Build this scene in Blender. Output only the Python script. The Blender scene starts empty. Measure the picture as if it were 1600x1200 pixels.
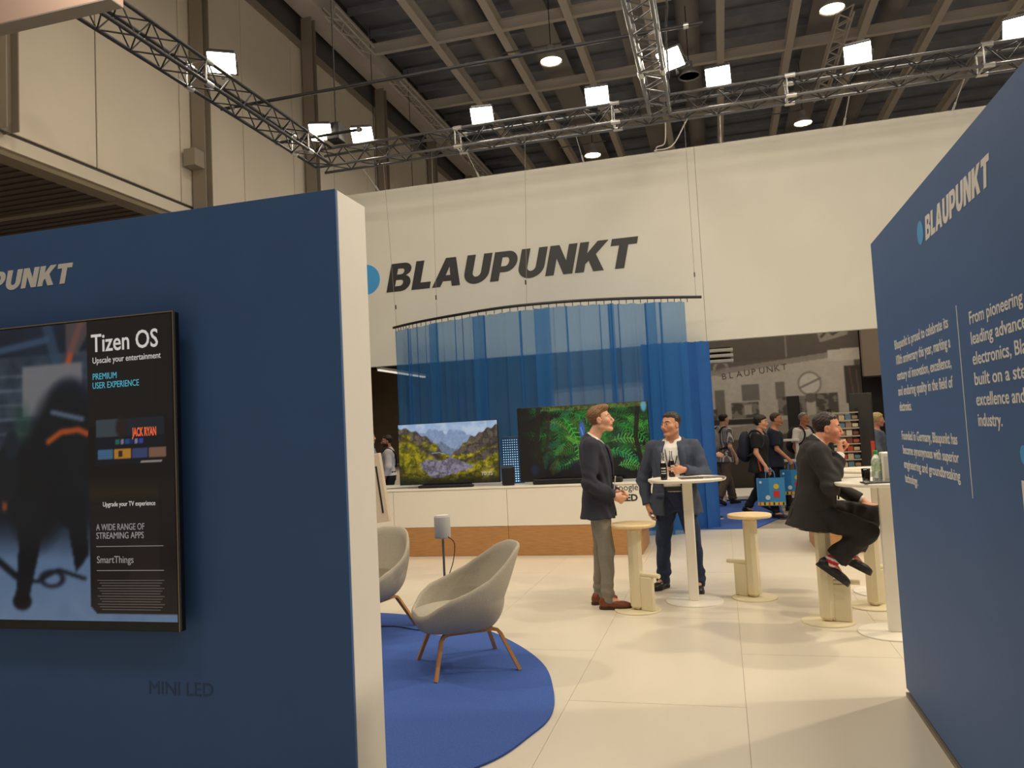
import bpy, math, random
import numpy as np
from mathutils import Vector, Matrix
import openvdb

PI = math.pi
random.seed(7)
rng = np.random.default_rng(11)
S = bpy.context.scene
COL = S.collection

# ------------------------------------------------------------------ camera
# booth axes: X along the back wall, Y into the depth, Z up, camera over the origin
CAM_H = 1.58
F_PX, PITCH, ROLL, YAW = 1211.2, 0.0632803, -0.0506636, -0.2607815
cam_d = bpy.data.cameras.new('camera'); cam = bpy.data.objects.new('camera', cam_d); COL.objects.link(cam)
Fv = Vector((math.sin(YAW)*math.cos(PITCH), math.cos(YAW)*math.cos(PITCH), math.sin(PITCH)))
R0 = Vector((math.cos(YAW), -math.sin(YAW), 0)); U0 = R0.cross(Fv)
Rv = math.cos(ROLL)*R0 + math.sin(ROLL)*U0
Uv = -math.sin(ROLL)*R0 + math.cos(ROLL)*U0
cam.matrix_world = Matrix(((Rv.x, Uv.x, -Fv.x, 0), (Rv.y, Uv.y, -Fv.y, 0), (Rv.z, Uv.z, -Fv.z, CAM_H), (0, 0, 0, 1)))
cam_d.sensor_fit = 'HORIZONTAL'; cam_d.sensor_width = 36.0
cam_d.lens = 36.0*F_PX/1600.0
cam_d.clip_start = 0.05; cam_d.clip_end = 200
S.camera = cam

# ------------------------------------------------------------------ world, lights, exposure
world = bpy.data.worlds.new('world'); S.world = world; world.use_nodes = True
world.node_tree.nodes['Background'].inputs[0].default_value = (1.0, 0.89, 0.75, 1)
world.node_tree.nodes['Background'].inputs[1].default_value = 0.25
S.view_settings.view_transform = 'Standard'; S.view_settings.look = 'None'
S.view_settings.gamma = 1.0; S.view_settings.use_curve_mapping = False
S.view_settings.exposure = -0.13

WARM = (1.0, 0.87, 0.67)
LIGHT = 0.20
def area(name, loc, target, size, energy, spread=150, color=None):
    d = bpy.data.lights.new(name, 'AREA'); d.shape = 'RECTANGLE'; d.size = size[0]; d.size_y = size[1]
    d.energy = energy*LIGHT*(0.10 if name == 'flood_light' else 1.0); d.color = color or WARM; d.spread = math.radians(spread)
    o = bpy.data.objects.new(name, d); COL.objects.link(o); o.location = loc
    o.rotation_euler = (Vector(target)-Vector(loc)).to_track_quat('-Z', 'Y').to_euler()
    return o
# flood lamps hung on the booth's trusses (the fixtures themselves are built further down)
# each: position, aim point, power
FLOODS = [((-6.02, 8.62, 6.62), (-3.4, 4.2, 0.0), 150), ((-5.98, 11.15, 6.62), (-4.2, 6.0, 0.0), 150),
          ((-5.40, 11.48, 6.60), (-4.0, 6.0, 0.0), 150), ((-3.33, 11.48, 6.60), (-2.5, 5.5, 0.0), 190),
          ((-1.50, 11.48, 6.62), (-1.2, 5.5, 0.0), 190), ((0.28, 11.48, 6.62), (-0.2, 5.5, 0.0), 190),
          ((2.17, 11.48, 6.62), (1.0, 5.5, 0.0), 190), ((4.15, 11.48, 6.62), (2.6, 5.5, 0.0), 190)]
MID_FLOOD = ((-0.36, 10.9, 6.72), (-3.5, 4.5, 0.0), 150)
# unseen lamps added to brighten the white wall end and the right text wall
SIDE_FILL = [((5.6, 9.0, 6.6), (-1.6, 2.9, 0.8), 9000), ((5.6, 6.0, 6.6), (-2.2, 2.4, 0.8), 7000), ((-5.9, 6.2, 6.6), (0.9, 3.2, 1.2), 4500)]
for i_, (l_, t_, e_) in enumerate(FLOODS + [MID_FLOOD] + SIDE_FILL):
    dv = (Vector(t_)-Vector(l_)).normalized()
    area('flood_light', Vector(l_)+dv*0.10, t_, (0.27, 0.2), e_, 150)
# the lamps of the front truss over the near edge of the booth, above the frame, aimed at the fascia and the display
for x_, y_, e_, tx_, tz_ in ((-4.6, 4.4, 180, -4.6, 3.2), (-2.4, 4.4, 180, -2.6, 3.2), (-0.2, 4.4, 180, -0.4, 3.2), (2.2, 4.4, 180, 2.2, 3.2)):
    area('front_truss_light', (x_, y_, 6.6), (tx_, 12.0, tz_), (0.5, 0.3), e_, 140)
# the hall's own high-bay lamps
for x_ in (-17, -3.6, 3.1, 10):
    for y_ in (-2, 5, 12, 19, 26):
        area('hall_lamp_light', (x_, y_, 10.9), (x_, y_, 0), (1.6, 1.6), 800, 170, (1.0, 0.88, 0.72))

# unseen fill lights added under the aisle soffit to lighten the side aisle
for y_ in (18, 25, 33):
    area('aisle_fill_light', (-16.0, y_, 5.7), (-16.0, y_, 0), (1.2, 1.2), 1600, 170, (1.0, 0.84, 0.62))

# ------------------------------------------------------------------ helpers
def tag(o, label=None, cat=None, group=None, kind=None):
    if label: o['label'] = label
    if cat: o['category'] = cat
    if group: o['group'] = group
    if kind: o['kind'] = kind
    return o

def empty(name, loc=(0, 0, 0), rz=0.0, label=None, cat=None, group=None, kind=None):
    o = bpy.data.objects.new(name, None); COL.objects.link(o)
    o.location = loc; o.rotation_euler = (0, 0, rz); o.empty_display_size = 0.1
    return tag(o, label, cat, group, kind)

def link(name, me, parent=None):
    o = bpy.data.objects.new(name, me); COL.objects.link(o)
    if parent is not None: o.parent = parent
    return o

MATS = {}
def mat(name, color, rough=0.5, metal=0.0, var=0.0, nscale=20.0, bump=0.0, bscale=60.0, emit=None, estr=0.0, spec=None, trans=0.0, stretch=None):
    if name in MATS: return MATS[name]
    m = bpy.data.materials.new(name); m.use_nodes = True; nt = m.node_tree; b = nt.nodes['Principled BSDF']
    c = tuple(color)+(1,) if len(color) == 3 else color
    b.inputs['Base Color'].default_value = c; b.inputs['Roughness'].default_value = rough; b.inputs['Metallic'].default_value = metal
    if spec is not None: b.inputs['Specular IOR Level'].default_value = spec
    if trans: b.inputs['Transmission Weight'].default_value = trans
    tc = nt.nodes.new('ShaderNodeTexCoord'); vec = tc.outputs['Object']
    if stretch:
        mp = nt.nodes.new('ShaderNodeMapping'); mp.inputs['Scale'].default_value = stretch
        nt.links.new(vec, mp.inputs['Vector']); vec = mp.outputs['Vector']
    if var:
        n = nt.nodes.new('ShaderNodeTexNoise'); n.inputs['Scale'].default_value = nscale; n.inputs['Detail'].default_value = 5
        nt.links.new(vec, n.inputs['Vector'])
        r = nt.nodes.new('ShaderNodeValToRGB'); r.color_ramp.elements[0].position = 0.3; r.color_ramp.elements[1].position = 0.7
        r.color_ramp.elements[0].color = tuple(max(0, x*(1-var)) for x in c[:3])+(1,)
        r.color_ramp.elements[1].color = tuple(min(1, x*(1+var)) for x in c[:3])+(1,)
        nt.links.new(n.outputs['Fac'], r.inputs['Fac']); nt.links.new(r.outputs['Color'], b.inputs['Base Color'])
    if bump:
        n2 = nt.nodes.new('ShaderNodeTexNoise'); n2.inputs['Scale'].default_value = bscale; n2.inputs['Detail'].default_value = 3
        nt.links.new(vec, n2.inputs['Vector'])
        bp = nt.nodes.new('ShaderNodeBump'); bp.inputs['Strength'].default_value = bump; bp.inputs['Distance'].default_value = 0.01
        nt.links.new(n2.outputs['Fac'], bp.inputs['Height']); nt.links.new(bp.outputs['Normal'], b.inputs['Normal'])
    if emit:
        b.inputs['Emission Color'].default_value = tuple(emit)+(1,); b.inputs['Emission Strength'].default_value = estr
    MATS[name] = m
    return m

def mat_attr(name, rough=0.5, emit=0.0, spec=None, bump=0.0, bscale=200):
    """surface whose colour (print, screen picture, skin tint) comes from the 'Col' attribute"""
    if name in MATS: return MATS[name]
    m = bpy.data.materials.new(name); m.use_nodes = True; nt = m.node_tree; b = nt.nodes['Principled BSDF']
    a = nt.nodes.new('ShaderNodeAttribute'); a.attribute_name = 'Col'
    b.inputs['Roughness'].default_value = rough
    if spec is not None: b.inputs['Specular IOR Level'].default_value = spec
    if emit:
        b.inputs['Base Color'].default_value = (0.004, 0.004, 0.005, 1)
        nt.links.new(a.outputs['Color'], b.inputs['Emission Color']); b.inputs['Emission Strength'].default_value = emit
    else:
        nt.links.new(a.outputs['Color'], b.inputs['Base Color'])
    if bump:
        n2 = nt.nodes.new('ShaderNodeTexNoise'); n2.inputs['Scale'].default_value = bscale
        bp = nt.nodes.new('ShaderNodeBump'); bp.inputs['Strength'].default_value = bump; bp.inputs['Distance'].default_value = 0.01
        tc = nt.nodes.new('ShaderNodeTexCoord'); nt.links.new(tc.outputs['Object'], n2.inputs['Vector'])
        nt.links.new(n2.outputs['Fac'], bp.inputs['Height']); nt.links.new(bp.outputs['Normal'], b.inputs['Normal'])
    MATS[name] = m
    return m

def set_col(me, cols):
    """per-point colours (sRGB 0-1 display values are converted to linear)"""
    c = np.asarray(cols, dtype=np.float32)
    lin = np.where(c <= 0.04045, c/12.92, ((c+0.055)/1.055)**2.4)
    a = me.attributes.new('Col', 'FLOAT_COLOR', 'POINT')
    rgba = np.ones((len(c), 4), np.float32); rgba[:, :3] = lin
    a.data.foreach_set('color', rgba.ravel())

def srgb(r, g, b):
    return tuple(x/12.92 if x <= 0.04045 else ((x+0.055)/1.055)**2.4 for x in (r/255, g/255, b/255))

class MB:
    """collects shapes for ONE mesh object"""
    def __init__(s): s.v = []; s.f = []; s.sm = []; s.mi = []
    def add(s, verts, faces, smooth=False, mi=0):
        n = len(s.v); s.v += [tuple(v) for v in verts]
        s.f += [tuple(i+n for i in f) for f in faces]; s.sm += [smooth]*len(faces); s.mi += [mi]*len(faces)
        return s
    def box(s, c, d, M=None, mi=0, bev=0.0):
        x, y, z = (k/2 for k in d)
        if bev > 0:
            b = min(bev, x*.9, y*.9, z*.9)
            V = []; 
            for sx in (-1, 1):
                for sy in (-1, 1):
                    for sz in (-1, 1):
                        V += [(sx*(x-b), sy*(y-b), sz*z), (sx*(x-b), sy*y, sz*(z-b)), (sx*x, sy*(y-b), sz*(z-b))]
            idx = lambda sx, sy, sz, k: ((sx > 0)*4+(sy > 0)*2+(sz > 0))*3+k
            Fs = []
            for sg in (-1, 1):
                q = [idx(a, b_, sg, 0) for a, b_ in ((-1, -1), (1, -1), (1, 1), (-1, 1))]; Fs.append(q if sg > 0 else q[::-1])
                q = [idx(a, sg, b_, 1) for a, b_ in ((-1, -1), (1, -1), (1, 1), (-1, 1))]; Fs.append(q[::-1] if sg > 0 else q)
                q = [idx(sg, a, b_, 2) for a, b_ in ((-1, -1), (1, -1), (1, 1), (-1, 1))]; Fs.append(q if sg > 0 else q[::-1])
            for a in (-1, 1):
                for b_ in (-1, 1):
                    q = [idx(-1, a, b_, 0), idx(1, a, b_, 0), idx(1, a, b_, 1), idx(-1, a, b_, 1)]; Fs.append(q if a*b_ < 0 else q[::-1])
                    q = [idx(a, -1, b_, 0), idx(a, 1, b_, 0), idx(a, 1, b_, 2), idx(a, -1, b_, 2)]; Fs.append(q if a*b_ > 0 else q[::-1])
                    q = [idx(a, b_, -1, 1), idx(a, b_, 1, 1), idx(a, b_, 1, 2), idx(a, b_, -1, 2)]; Fs.append(q if a*b_ < 0 else q[::-1])
            for sx in (-1, 1):
                for sy in (-1, 1):
                    for sz in (-1, 1):
                        t = [idx(sx, sy, sz, 0), idx(sx, sy, sz, 1), idx(sx, sy, sz, 2)]; Fs.append(t if sx*sy*sz < 0 else t[::-1])
        else:
            V = [(-x, -y, -z), (x, -y, -z), (x, y, -z), (-x, y, -z), (-x, -y, z), (x, -y, z), (x, y, z), (-x, y, z)]
            Fs = [(0, 3, 2, 1), (4, 5, 6, 7), (0, 1, 5, 4), (1, 2, 6, 5), (2, 3, 7, 6), (3, 0, 4, 7)]
        c = Vector(c)
        V = [(M @ Vector(v) if M else Vector(v))+c for v in V]
        return s.add(V, Fs, False, mi)
    def tube(s, pts, r, n=8, caps=True, mi=0, smooth=True):
        pts = [Vector(p) for p in pts]; rs = r if isinstance(r, (list, tuple)) else [r]*len(pts)
        V = []; u = None
        for i, p in enumerate(pts):
            d = (pts[min(i+1, len(pts)-1)]-pts[max(i-1, 0)]).normalized()
            if u is None: u = d.orthogonal().normalized()
            else: u = (u-d*u.dot(d)).normalized()
            w = d.cross(u)
            V += [p+(u*math.cos(2*PI*k/n)+w*math.sin(2*PI*k/n))*rs[i] for k in range(n)]
        Fs = [(i*n+k, i*n+(k+1) % n, (i+1)*n+(k+1) % n, (i+1)*n+k) for i in range(len(pts)-1) for k in range(n)]
        s.add(V, Fs, smooth, mi)
        if caps:
            m = len(pts)-1
            s.add(V[:n], [tuple(range(n))[::-1]], False, mi); s.add(V[m*n:], [tuple(range(n))], False, mi)
        return s
    def lathe(s, prof, c=(0, 0, 0), n=32, M=None, mi=0, smooth=True):
        c = Vector(c); V = []
        for r, z in prof:
            for k in range(n):
                v = Vector((r*math.cos(2*PI*k/n), r*math.sin(2*PI*k/n), z)); V.append((M @ v if M else v)+c)
        Fs = [(i*n+k, i*n+(k+1) % n, (i+1)*n+(k+1) % n, (i+1)*n+k) for i in range(len(prof)-1) for k in range(n)]
        s.add(V, Fs, smooth, mi)
        if prof[0][0] > 1e-6: s.add(V[:n], [tuple(range(n))[::-1]], False, mi)
        if prof[-1][0] > 1e-6: s.add(V[-n:], [tuple(range(n))], False, mi)
        return s
    def prism(s, poly, z0, z1, M=None, c=(0, 0, 0), mi=0):
        n = len(poly); c = Vector(c)
        V = [(x, y, z0) for x, y in poly]+[(x, y, z1) for x, y in poly]
        V = [(M @ Vector(v) if M else Vector(v))+c for v in V]
        return s.add(V, [tuple(range(n))[::-1], tuple(range(n, 2*n))]+[(i, (i+1) % n, n+(i+1) % n, n+i) for i in range(n)], False, mi)
    def mesh(s, name, mats):
        me = bpy.data.meshes.new(name); me.from_pydata(s.v, [], s.f); 
        for m in (mats if isinstance(mats, (list, tuple)) else [mats]): me.materials.append(m)
        me.polygons.foreach_set('use_smooth', s.sm); me.polygons.foreach_set('material_index', s.mi); me.update()
        return me
    def build(s, name, mats, parent=None): return link(name, s.mesh(name, mats), parent)

def bezier_pts(ctrl, n):
    """Catmull-Rom through control points"""
    P = [Vector(c) for c in ctrl]; P = [2*P[0]-P[1]]+P+[2*P[-1]-P[-2]]; out = []
    m = len(P)-3
    for j in range(n+1):
        t = j/n*m; i = min(int(t), m-1); u = t-i
        a, b, c, d = P[i:i+4]
        out.append(0.5*((2*b)+(c-a)*u+(2*a-5*b+4*c-d)*u*u+(3*b-a-3*c+d)*u**3))
    return out

# ---- lettering
TEXTS = []
def text(name, body, o, r, u, size, m, parent=None, width=None, bold=0.0, ext=0.0008, shear=0.0, align='LEFT'):
    """text on a surface: origin o, reading direction r, up u; one mesh object"""
    cu = bpy.data.curves.new(name, 'FONT'); cu.body = body; cu.size = size; cu.offset = bold; cu.extrude = ext; cu.shear = shear
    cu.align_x = align; cu.resolution_u = 3; cu.materials.append(m)
    t = bpy.data.objects.new(name+'_curve', cu); COL.objects.link(t)
    ob = link(name, bpy.data.meshes.new(name), parent)
    r = Vector(r).normalized(); u = Vector(u).normalized(); n = r.cross(u)
    ob.matrix_local = Matrix(((r.x, u.x, n.x, o[0]), (r.y, u.y, n.y, o[1]), (r.z, u.z, n.z, o[2]), (0, 0, 0, 1)))
    TEXTS.append((t, ob, width, m))
    return ob
def flush_texts():
    bpy.context.view_layer.update(); dg = bpy.context.evaluated_depsgraph_get()
    for t, ob, width, m in TEXTS:
        me = bpy.data.meshes.new_from_object(t.evaluated_get(dg)); me.name = ob.name
        if width:
            xs = [v.co.x for v in me.vertices]; k = width/max(1e-6, max(xs)-min(xs)); x0 = min(xs)
            for v in me.vertices: v.co.x = x0+(v.co.x-x0)*k
        if not len(me.materials): me.materials.append(m)
        ob.data = me
    for t, ob, width, m in TEXTS:
        bpy.data.objects.remove(t, do_unlink=True)
    TEXTS.clear()

def arc(cx, cy, rx, ry, a0, a1, n=10):
    return [(cx+rx*math.cos(math.radians(a0+(a1-a0)*i/n)), cy+ry*math.sin(math.radians(a0+(a1-a0)*i/n))) for i in range(n+1)]
T_ = 0.27
GLY = {
 'B': (0.80, [[(0, 0), (.47, 0)]+arc(.50, .285, .30, .285, -90, 72)+arc(.47, .76, .28, .24, -30, 90)+[(0, 1)],
              [(.27, .19), (.27, .41), (.44, .41)]+arc(.44, .30, .10, .11, 90, -90, 6), [(.27, .60), (.27, .81), (.42, .81)]+arc(.42, .705, .095, .105, 90, -90, 6)]),
 'L': (0.64, [[(0, 0), (.64, 0), (.64, .23), (.28, .23), (.28, 1), (0, 1)]]),
 'A': (0.96, [[(0, 0), (.28, 0), (.34, .19), (.62, .19), (.68, 0), (.96, 0), (.65, 1), (.31, 1)], [(.40, .39), (.48, .70), (.56, .39)]]),
 'U': (0.84, [[(0, 1), (0, .38)]+arc(.42, .38, .42, .39, 180, 360, 16)+[(.84, 1), (.56, 1), (.56, .38)]+arc(.42, .38, .14, .15, 0, -180, 8)+[(.28, 1)]]),
 'P': (0.80, [[(0, 0), (.28, 0), (.28, .29), (.46, .29)]+arc(.46, .645, .34, .355, -90, 90, 14)+[(0, 1)], [(.28, .49), (.28, .80), (.42, .80)]+arc(.42, .645, .11, .155, 90, -90, 8)]),
 'N': (0.86, [[(0, 0), (.27, 0), (.27, .56), (.58, 0), (.86, 0), (.86, 1), (.59, 1), (.59, .46), (.29, 1), (0, 1)]]),
 'K': (0.90, [[(0, 0), (.28, 0), (.28, .26), (.37, .37), (.57, 0), (.90, 0), (.56, .57), (.88, 1), (.55, 1), (.28, .62), (.28, 1), (0, 1)]]),
 'T': (0.80, [[(.26, 0), (.54, 0), (.54, .77), (.80, .77), (.80, 1), (0, 1), (0, .77), (.26, .77)]])}
GMESH = {}
def glyph_mesh(ch, depth, m, key):
    k = (ch, key)
    if k in GMESH: return GMESH[k]
    cu = bpy.data.curves.new('letter', 'CURVE'); cu.dimensions = '2D'; cu.fill_mode = 'BOTH'; cu.extrude = depth
    for poly in GLY[ch][1]:
        sp = cu.splines.new('POLY'); sp.points.add(len(poly)-1); sp.use_cyclic_u = True
        for p, (x, y) in zip(sp.points, poly): p.co = (x+0.22*y, y, 0, 1)
    t = bpy.data.objects.new('letter_curve', cu); COL.objects.link(t)
    bpy.context.view_layer.update(); dg = bpy.context.evaluated_depsgraph_get()
    me = bpy.data.meshes.new_from_object(t.evaluated_get(dg)); me.name = 'letter'
    if not len(me.materials): me.materials.append(m)
    else: me.materials[0] = m
    bpy.data.objects.remove(t, do_unlink=True)
    GMESH[k] = me
    return me
def logo(word, o, r, u, width, height, m, parent, depth, key):
    """heavy slanted capitals from o along r; width is from the first letter's foot to the last letter's top right"""
    r = Vector(r).normalized(); u = Vector(u).normalized(); n = r.cross(u)
    tot = sum(GLY[c][0] for c in word)+0.085*(len(word)-1)+0.22
    kx = width/tot; x = 0
    for c in word:
        ob = link('letter', glyph_mesh(c, depth, m, key), parent)
        p = Vector(o)+r*(x*kx)
        ob.matrix_local = Matrix(((r.x*kx, u.x*height, n.x, p.x), (r.y*kx, u.y*height, n.y, p.y), (r.z*kx, u.z*height, n.z, p.z), (0, 0, 0, 1)))
        x += GLY[c][0]+0.085
def disc(name, o, r, u, rad, th, m, parent, n=40):
    r = Vector(r).normalized(); u = Vector(u).normalized(); nn = r.cross(u)
    mb = MB(); M = Matrix(((r.x, u.x, nn.x), (r.y, u.y, nn.y), (r.z, u.z, nn.z)))
    mb.lathe([(rad, -th), (rad, th)], o, n, M, smooth=False)
    return mb.build(name, m, parent)

# ---- distance fields (for upholstery, people, clothes): one closed skin per part
class Field:
    def __init__(s, lo, hi, h):
        s.lo = np.array(lo, float); s.h = h
        s.n = np.ceil((np.array(hi, float)-s.lo)/h).astype(int)+1
        s.a = np.full(s.n, 0.5, np.float32)
    def sub(s, lo, hi):
        i0 = np.clip(np.floor((np.array(lo)-s.lo)/s.h).astype(int), 0, s.n-1)
        i1 = np.clip(np.ceil((np.array(hi)-s.lo)/s.h).astype(int)+1, 1, s.n)
        if np.any(i1 <= i0): return None
        sl = tuple(slice(a, b) for a, b in zip(i0, i1))
        ax = [(s.lo[k]+s.h*np.arange(i0[k], i1[k])).astype(np.float32) for k in range(3)]
        return sl, ax[0][:, None, None], ax[1][None, :, None], ax[2][None, None, :]
    def comb(s, sl, d, k, op):
        a = s.a[sl]
        if op == 'u':
            if k > 0: w = np.maximum(k-np.abs(a-d), 0)/k; r = np.minimum(a, d)-w*w*k*0.25
            else: r = np.minimum(a, d)
        elif op == 's':
            d = -d
            if k > 0: w = np.maximum(k-np.abs(a-d), 0)/k; r = np.maximum(a, d)+w*w*k*0.25
            else: r = np.maximum(a, d)
        elif op == 'i': r = np.maximum(a, d)
        s.a[sl] = r
    def cap(s, p, q, r1, r2=None, k=0.02, op='u'):
        r2 = r1 if r2 is None else r2
        p = np.array(p, float); q = np.array(q, float); m = max(r1, r2)+k+4*s.h
        b = s.sub(np.minimum(p, q)-m, np.maximum(p, q)+m)
        if b is None: return s
        sl, X, Y, Z = b; d = q-p; L = max(d@d, 1e-9)
        t = np.clip(((X-p[0])*d[0]+(Y-p[1])*d[1]+(Z-p[2])*d[2])/L, 0, 1)
        D = np.sqrt((X-p[0]-t*d[0])**2+(Y-p[1]-t*d[1])**2+(Z-p[2]-t*d[2])**2)-(r1+(r2-r1)*t)
        s.comb(sl, D.astype(np.float32), k, op); return s
    def ell(s, c, r, M=None, k=0.02, op='u'):
        c = np.array(c, float); r = np.array(r, float); m = r.max()+k+4*s.h
        b = s.sub(c-m, c+m)
        if b is None: return s
        sl, X, Y, Z = b; X = X-c[0]; Y = Y-c[1]; Z = Z-c[2]
        if M is not None:
            X, Y, Z = (M[0, i]*X+M[1, i]*Y+M[2, i]*Z for i in range(3))
        k0 = np.sqrt((X/r[0])**2+(Y/r[1])**2+(Z/r[2])**2); k1 = np.sqrt((X/r[0]**2)**2+(Y/r[1]**2)**2+(Z/r[2]**2)**2)+1e-9
        s.comb(sl, (k0*(k0-1)/k1).astype(np.float32), k, op); return s
    def fn(s, f, lo=None, hi=None, k=0.0, op='u'):
        b = s.sub(s.lo if lo is None else lo, s.lo+s.h*s.n if hi is None else hi)
        if b is None: return s
        sl, X, Y, Z = b
        s.comb(sl, np.broadcast_to(f(X, Y, Z), s.a[sl].shape).astype(np.float32), k, op); return s
    def prof(s, P, c=(0, 0, 0), M=None, inf=0.0, k=0.02, op='u', pw=2.4):
        """stack of rounded cross-sections: rows (z, cx, a, b)"""
        P = np.array(P, float); c = np.array(c, float); ext = np.abs(P).max()+abs(inf)+.1
        z0, z1 = P[0, 0]-inf*.5, P[-1, 0]+inf*.5
        def f(X, Y, Z):
            X = X-c[0]; Y = Y-c[1]; Z = Z-c[2]
            if M is not None: X, Y, Z = (M[0, i]*X+M[1, i]*Y+M[2, i]*Z for i in range(3))
            cx = np.interp(Z, P[:, 0], P[:, 1]); A = np.interp(Z, P[:, 0], P[:, 2])+inf; B = np.interp(Z, P[:, 0], P[:, 3])+inf
            q = (np.abs((X-cx)/A)**pw+np.abs(Y/B)**pw)**(1/pw)
            return np.maximum((q-1)*np.minimum(A, B), np.maximum(z0-Z, Z-z1))
        return s.fn(f, c-ext, c+ext, k, op) if M is None and False else s.fn(f, None, None, k, op)
    def mesh(s, name, mats, col=None, noise=None):
        a = s.a
        if noise is not None:
            X = (s.lo[0]+s.h*np.arange(s.n[0]))[:, None, None]; Y = (s.lo[1]+s.h*np.arange(s.n[1]))[None, :, None]; Z = (s.lo[2]+s.h*np.arange(s.n[2]))[None, None, :]
            near = a < 0.05
            a = np.where(near, a+noise(X, Y, Z), a)
        bg = 3*s.h
        a = np.clip(a, -bg, bg).astype(np.float32)
        a[0], a[-1] = bg, bg; a[:, 0], a[:, -1] = bg, bg; a[:, :, 0], a[:, :, -1] = bg, bg
        g = openvdb.FloatGrid(bg); g.copyFromArray(a, tolerance=0.0)
        pts, quads = g.convertToQuads(0.0)
        pts = pts*s.h+s.lo
        me = bpy.data.meshes.new(name)
        if len(quads):
            p, q = pts, quads.astype(int)
            # outward orientation: positive enclosed volume
            v = np.einsum('ij,ij->i', p[q[:, 0]], np.cross(p[q[:, 1]], p[q[:, 2]])).sum()+np.einsum('ij,ij->i', p[q[:, 0]], np.cross(p[q[:, 2]], p[q[:, 3]])).sum()
            if v < 0: q = q[:, ::-1]
            me.vertices.add(len(p)); me.vertices.foreach_set('co', p.astype(np.float32).ravel())
            me.loops.add(q.size); me.loops.foreach_set('vertex_index', q.astype(np.int32).ravel())
            me.polygons.add(len(q)); me.polygons.foreach_set('loop_start', np.arange(0, q.size, 4, dtype=np.int32))
            me.polygons.foreach_set('use_smooth', np.ones(len(q), bool))
            me.update(calc_edges=True)
            if col is not None: set_col(me, col(pts))
        for m in (mats if isinstance(mats, (list, tuple)) else [mats]): me.materials.append(m)
        return me
# ------------------------------------------------------------------ materials
M_white = mat('white_paint', srgb(232, 226, 214), 0.55, var=0.02, nscale=2)
M_fascia = mat('white_banner_cloth', srgb(218, 216, 206), 0.8, var=0.02, nscale=1.5)
M_blue = mat('blue_wall_paint', srgb(58, 94, 146), 0.6, var=0.03, nscale=3)
M_letter_white = mat('white_vinyl', srgb(225, 222, 218), 0.5)
M_letter_black = mat('anthracite_vinyl', srgb(42, 44, 48), 0.5)
M_dot = mat('light_blue_vinyl', srgb(66, 158, 222), 0.5)
M_floor = mat('white_floor_vinyl', srgb(221, 211, 192), 0.30, var=0.035, nscale=2.2, stretch=(1, .35, 1))
M_gap = mat('floor_joint', srgb(186, 174, 152), 0.8)
M_black = mat('black_plastic', (0.008, 0.008, 0.009), 0.35)
M_blackm = mat('matt_black', (0.012, 0.012, 0.013), 0.6)
M_alu = mat('aluminium_tube', (0.17, 0.175, 0.19), 0.35, 0.9)
M_aludark = mat('dark_truss_metal', (0.045, 0.045, 0.052), 0.45, 0.7)
M_steel = mat('steel', (0.6, 0.6, 0.6), 0.3, 1.0)
M_cream = mat('cream_lacquer', srgb(226, 214, 180), 0.45, var=0.02, nscale=4)
M_tabletop = mat('white_laminate', srgb(236, 230, 216), 0.35)
M_seatwood = mat('pale_birch', srgb(232, 205, 158), 0.45, var=0.06, nscale=8, stretch=(1, 8, 1))
M_oak = mat('oak_veneer', srgb(176, 128, 78), 0.5, var=0.16, nscale=6, stretch=(1, 12, 14))
M_legwood = mat('oak_legs', srgb(180, 128, 72), 0.5, var=0.12, nscale=30, stretch=(1, 1, .2))
M_carpet = mat('blue_carpet', srgb(60, 94, 172), 0.95, var=0.16, nscale=90, bump=0.6, bscale=260)
M_wool = mat('grey_wool', srgb(172, 164, 148), 0.95, var=0.13, nscale=180, bump=0.35, bscale=420)
M_hallwall = mat('hall_wall_panel', srgb(230, 220, 200), 0.8, var=0.03, nscale=.8)
M_hallpost = mat('hall_column_steel', srgb(150, 140, 125), 0.6)
M_halldark = mat('dark_clerestory', srgb(92, 90, 90), 0.8, var=0.1, nscale=1)
M_soffit = mat('brown_soffit', srgb(84, 72, 58), 0.8, var=0.12, nscale=30, stretch=(1, 6, 1))
M_soffitrib = mat('soffit_rib', srgb(135, 122, 98), 0.7)
M_deck = mat('roof_deck', srgb(168, 174, 186), 0.9, var=0.15, nscale=1.5)  # bluish tint puts the haze under the roof into the colour
M_beam = mat('roof_beam_steel', srgb(215, 208, 198), 0.7, var=0.06, nscale=2)
M_duct = mat('duct_metal', srgb(170, 168, 168), 0.6, 0.2)
M_lamp = mat('lamp_glow', (1, .95, .85), 0.4, emit=(1.0, 0.90, 0.70), estr=14.0)
M_lampoff = mat('lamp_reflector', (0.45, 0.46, 0.48), 0.3, 0.6)
M_farfloor = mat('hall_floor', srgb(160, 150, 136), 0.6, var=0.06, nscale=2)

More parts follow.
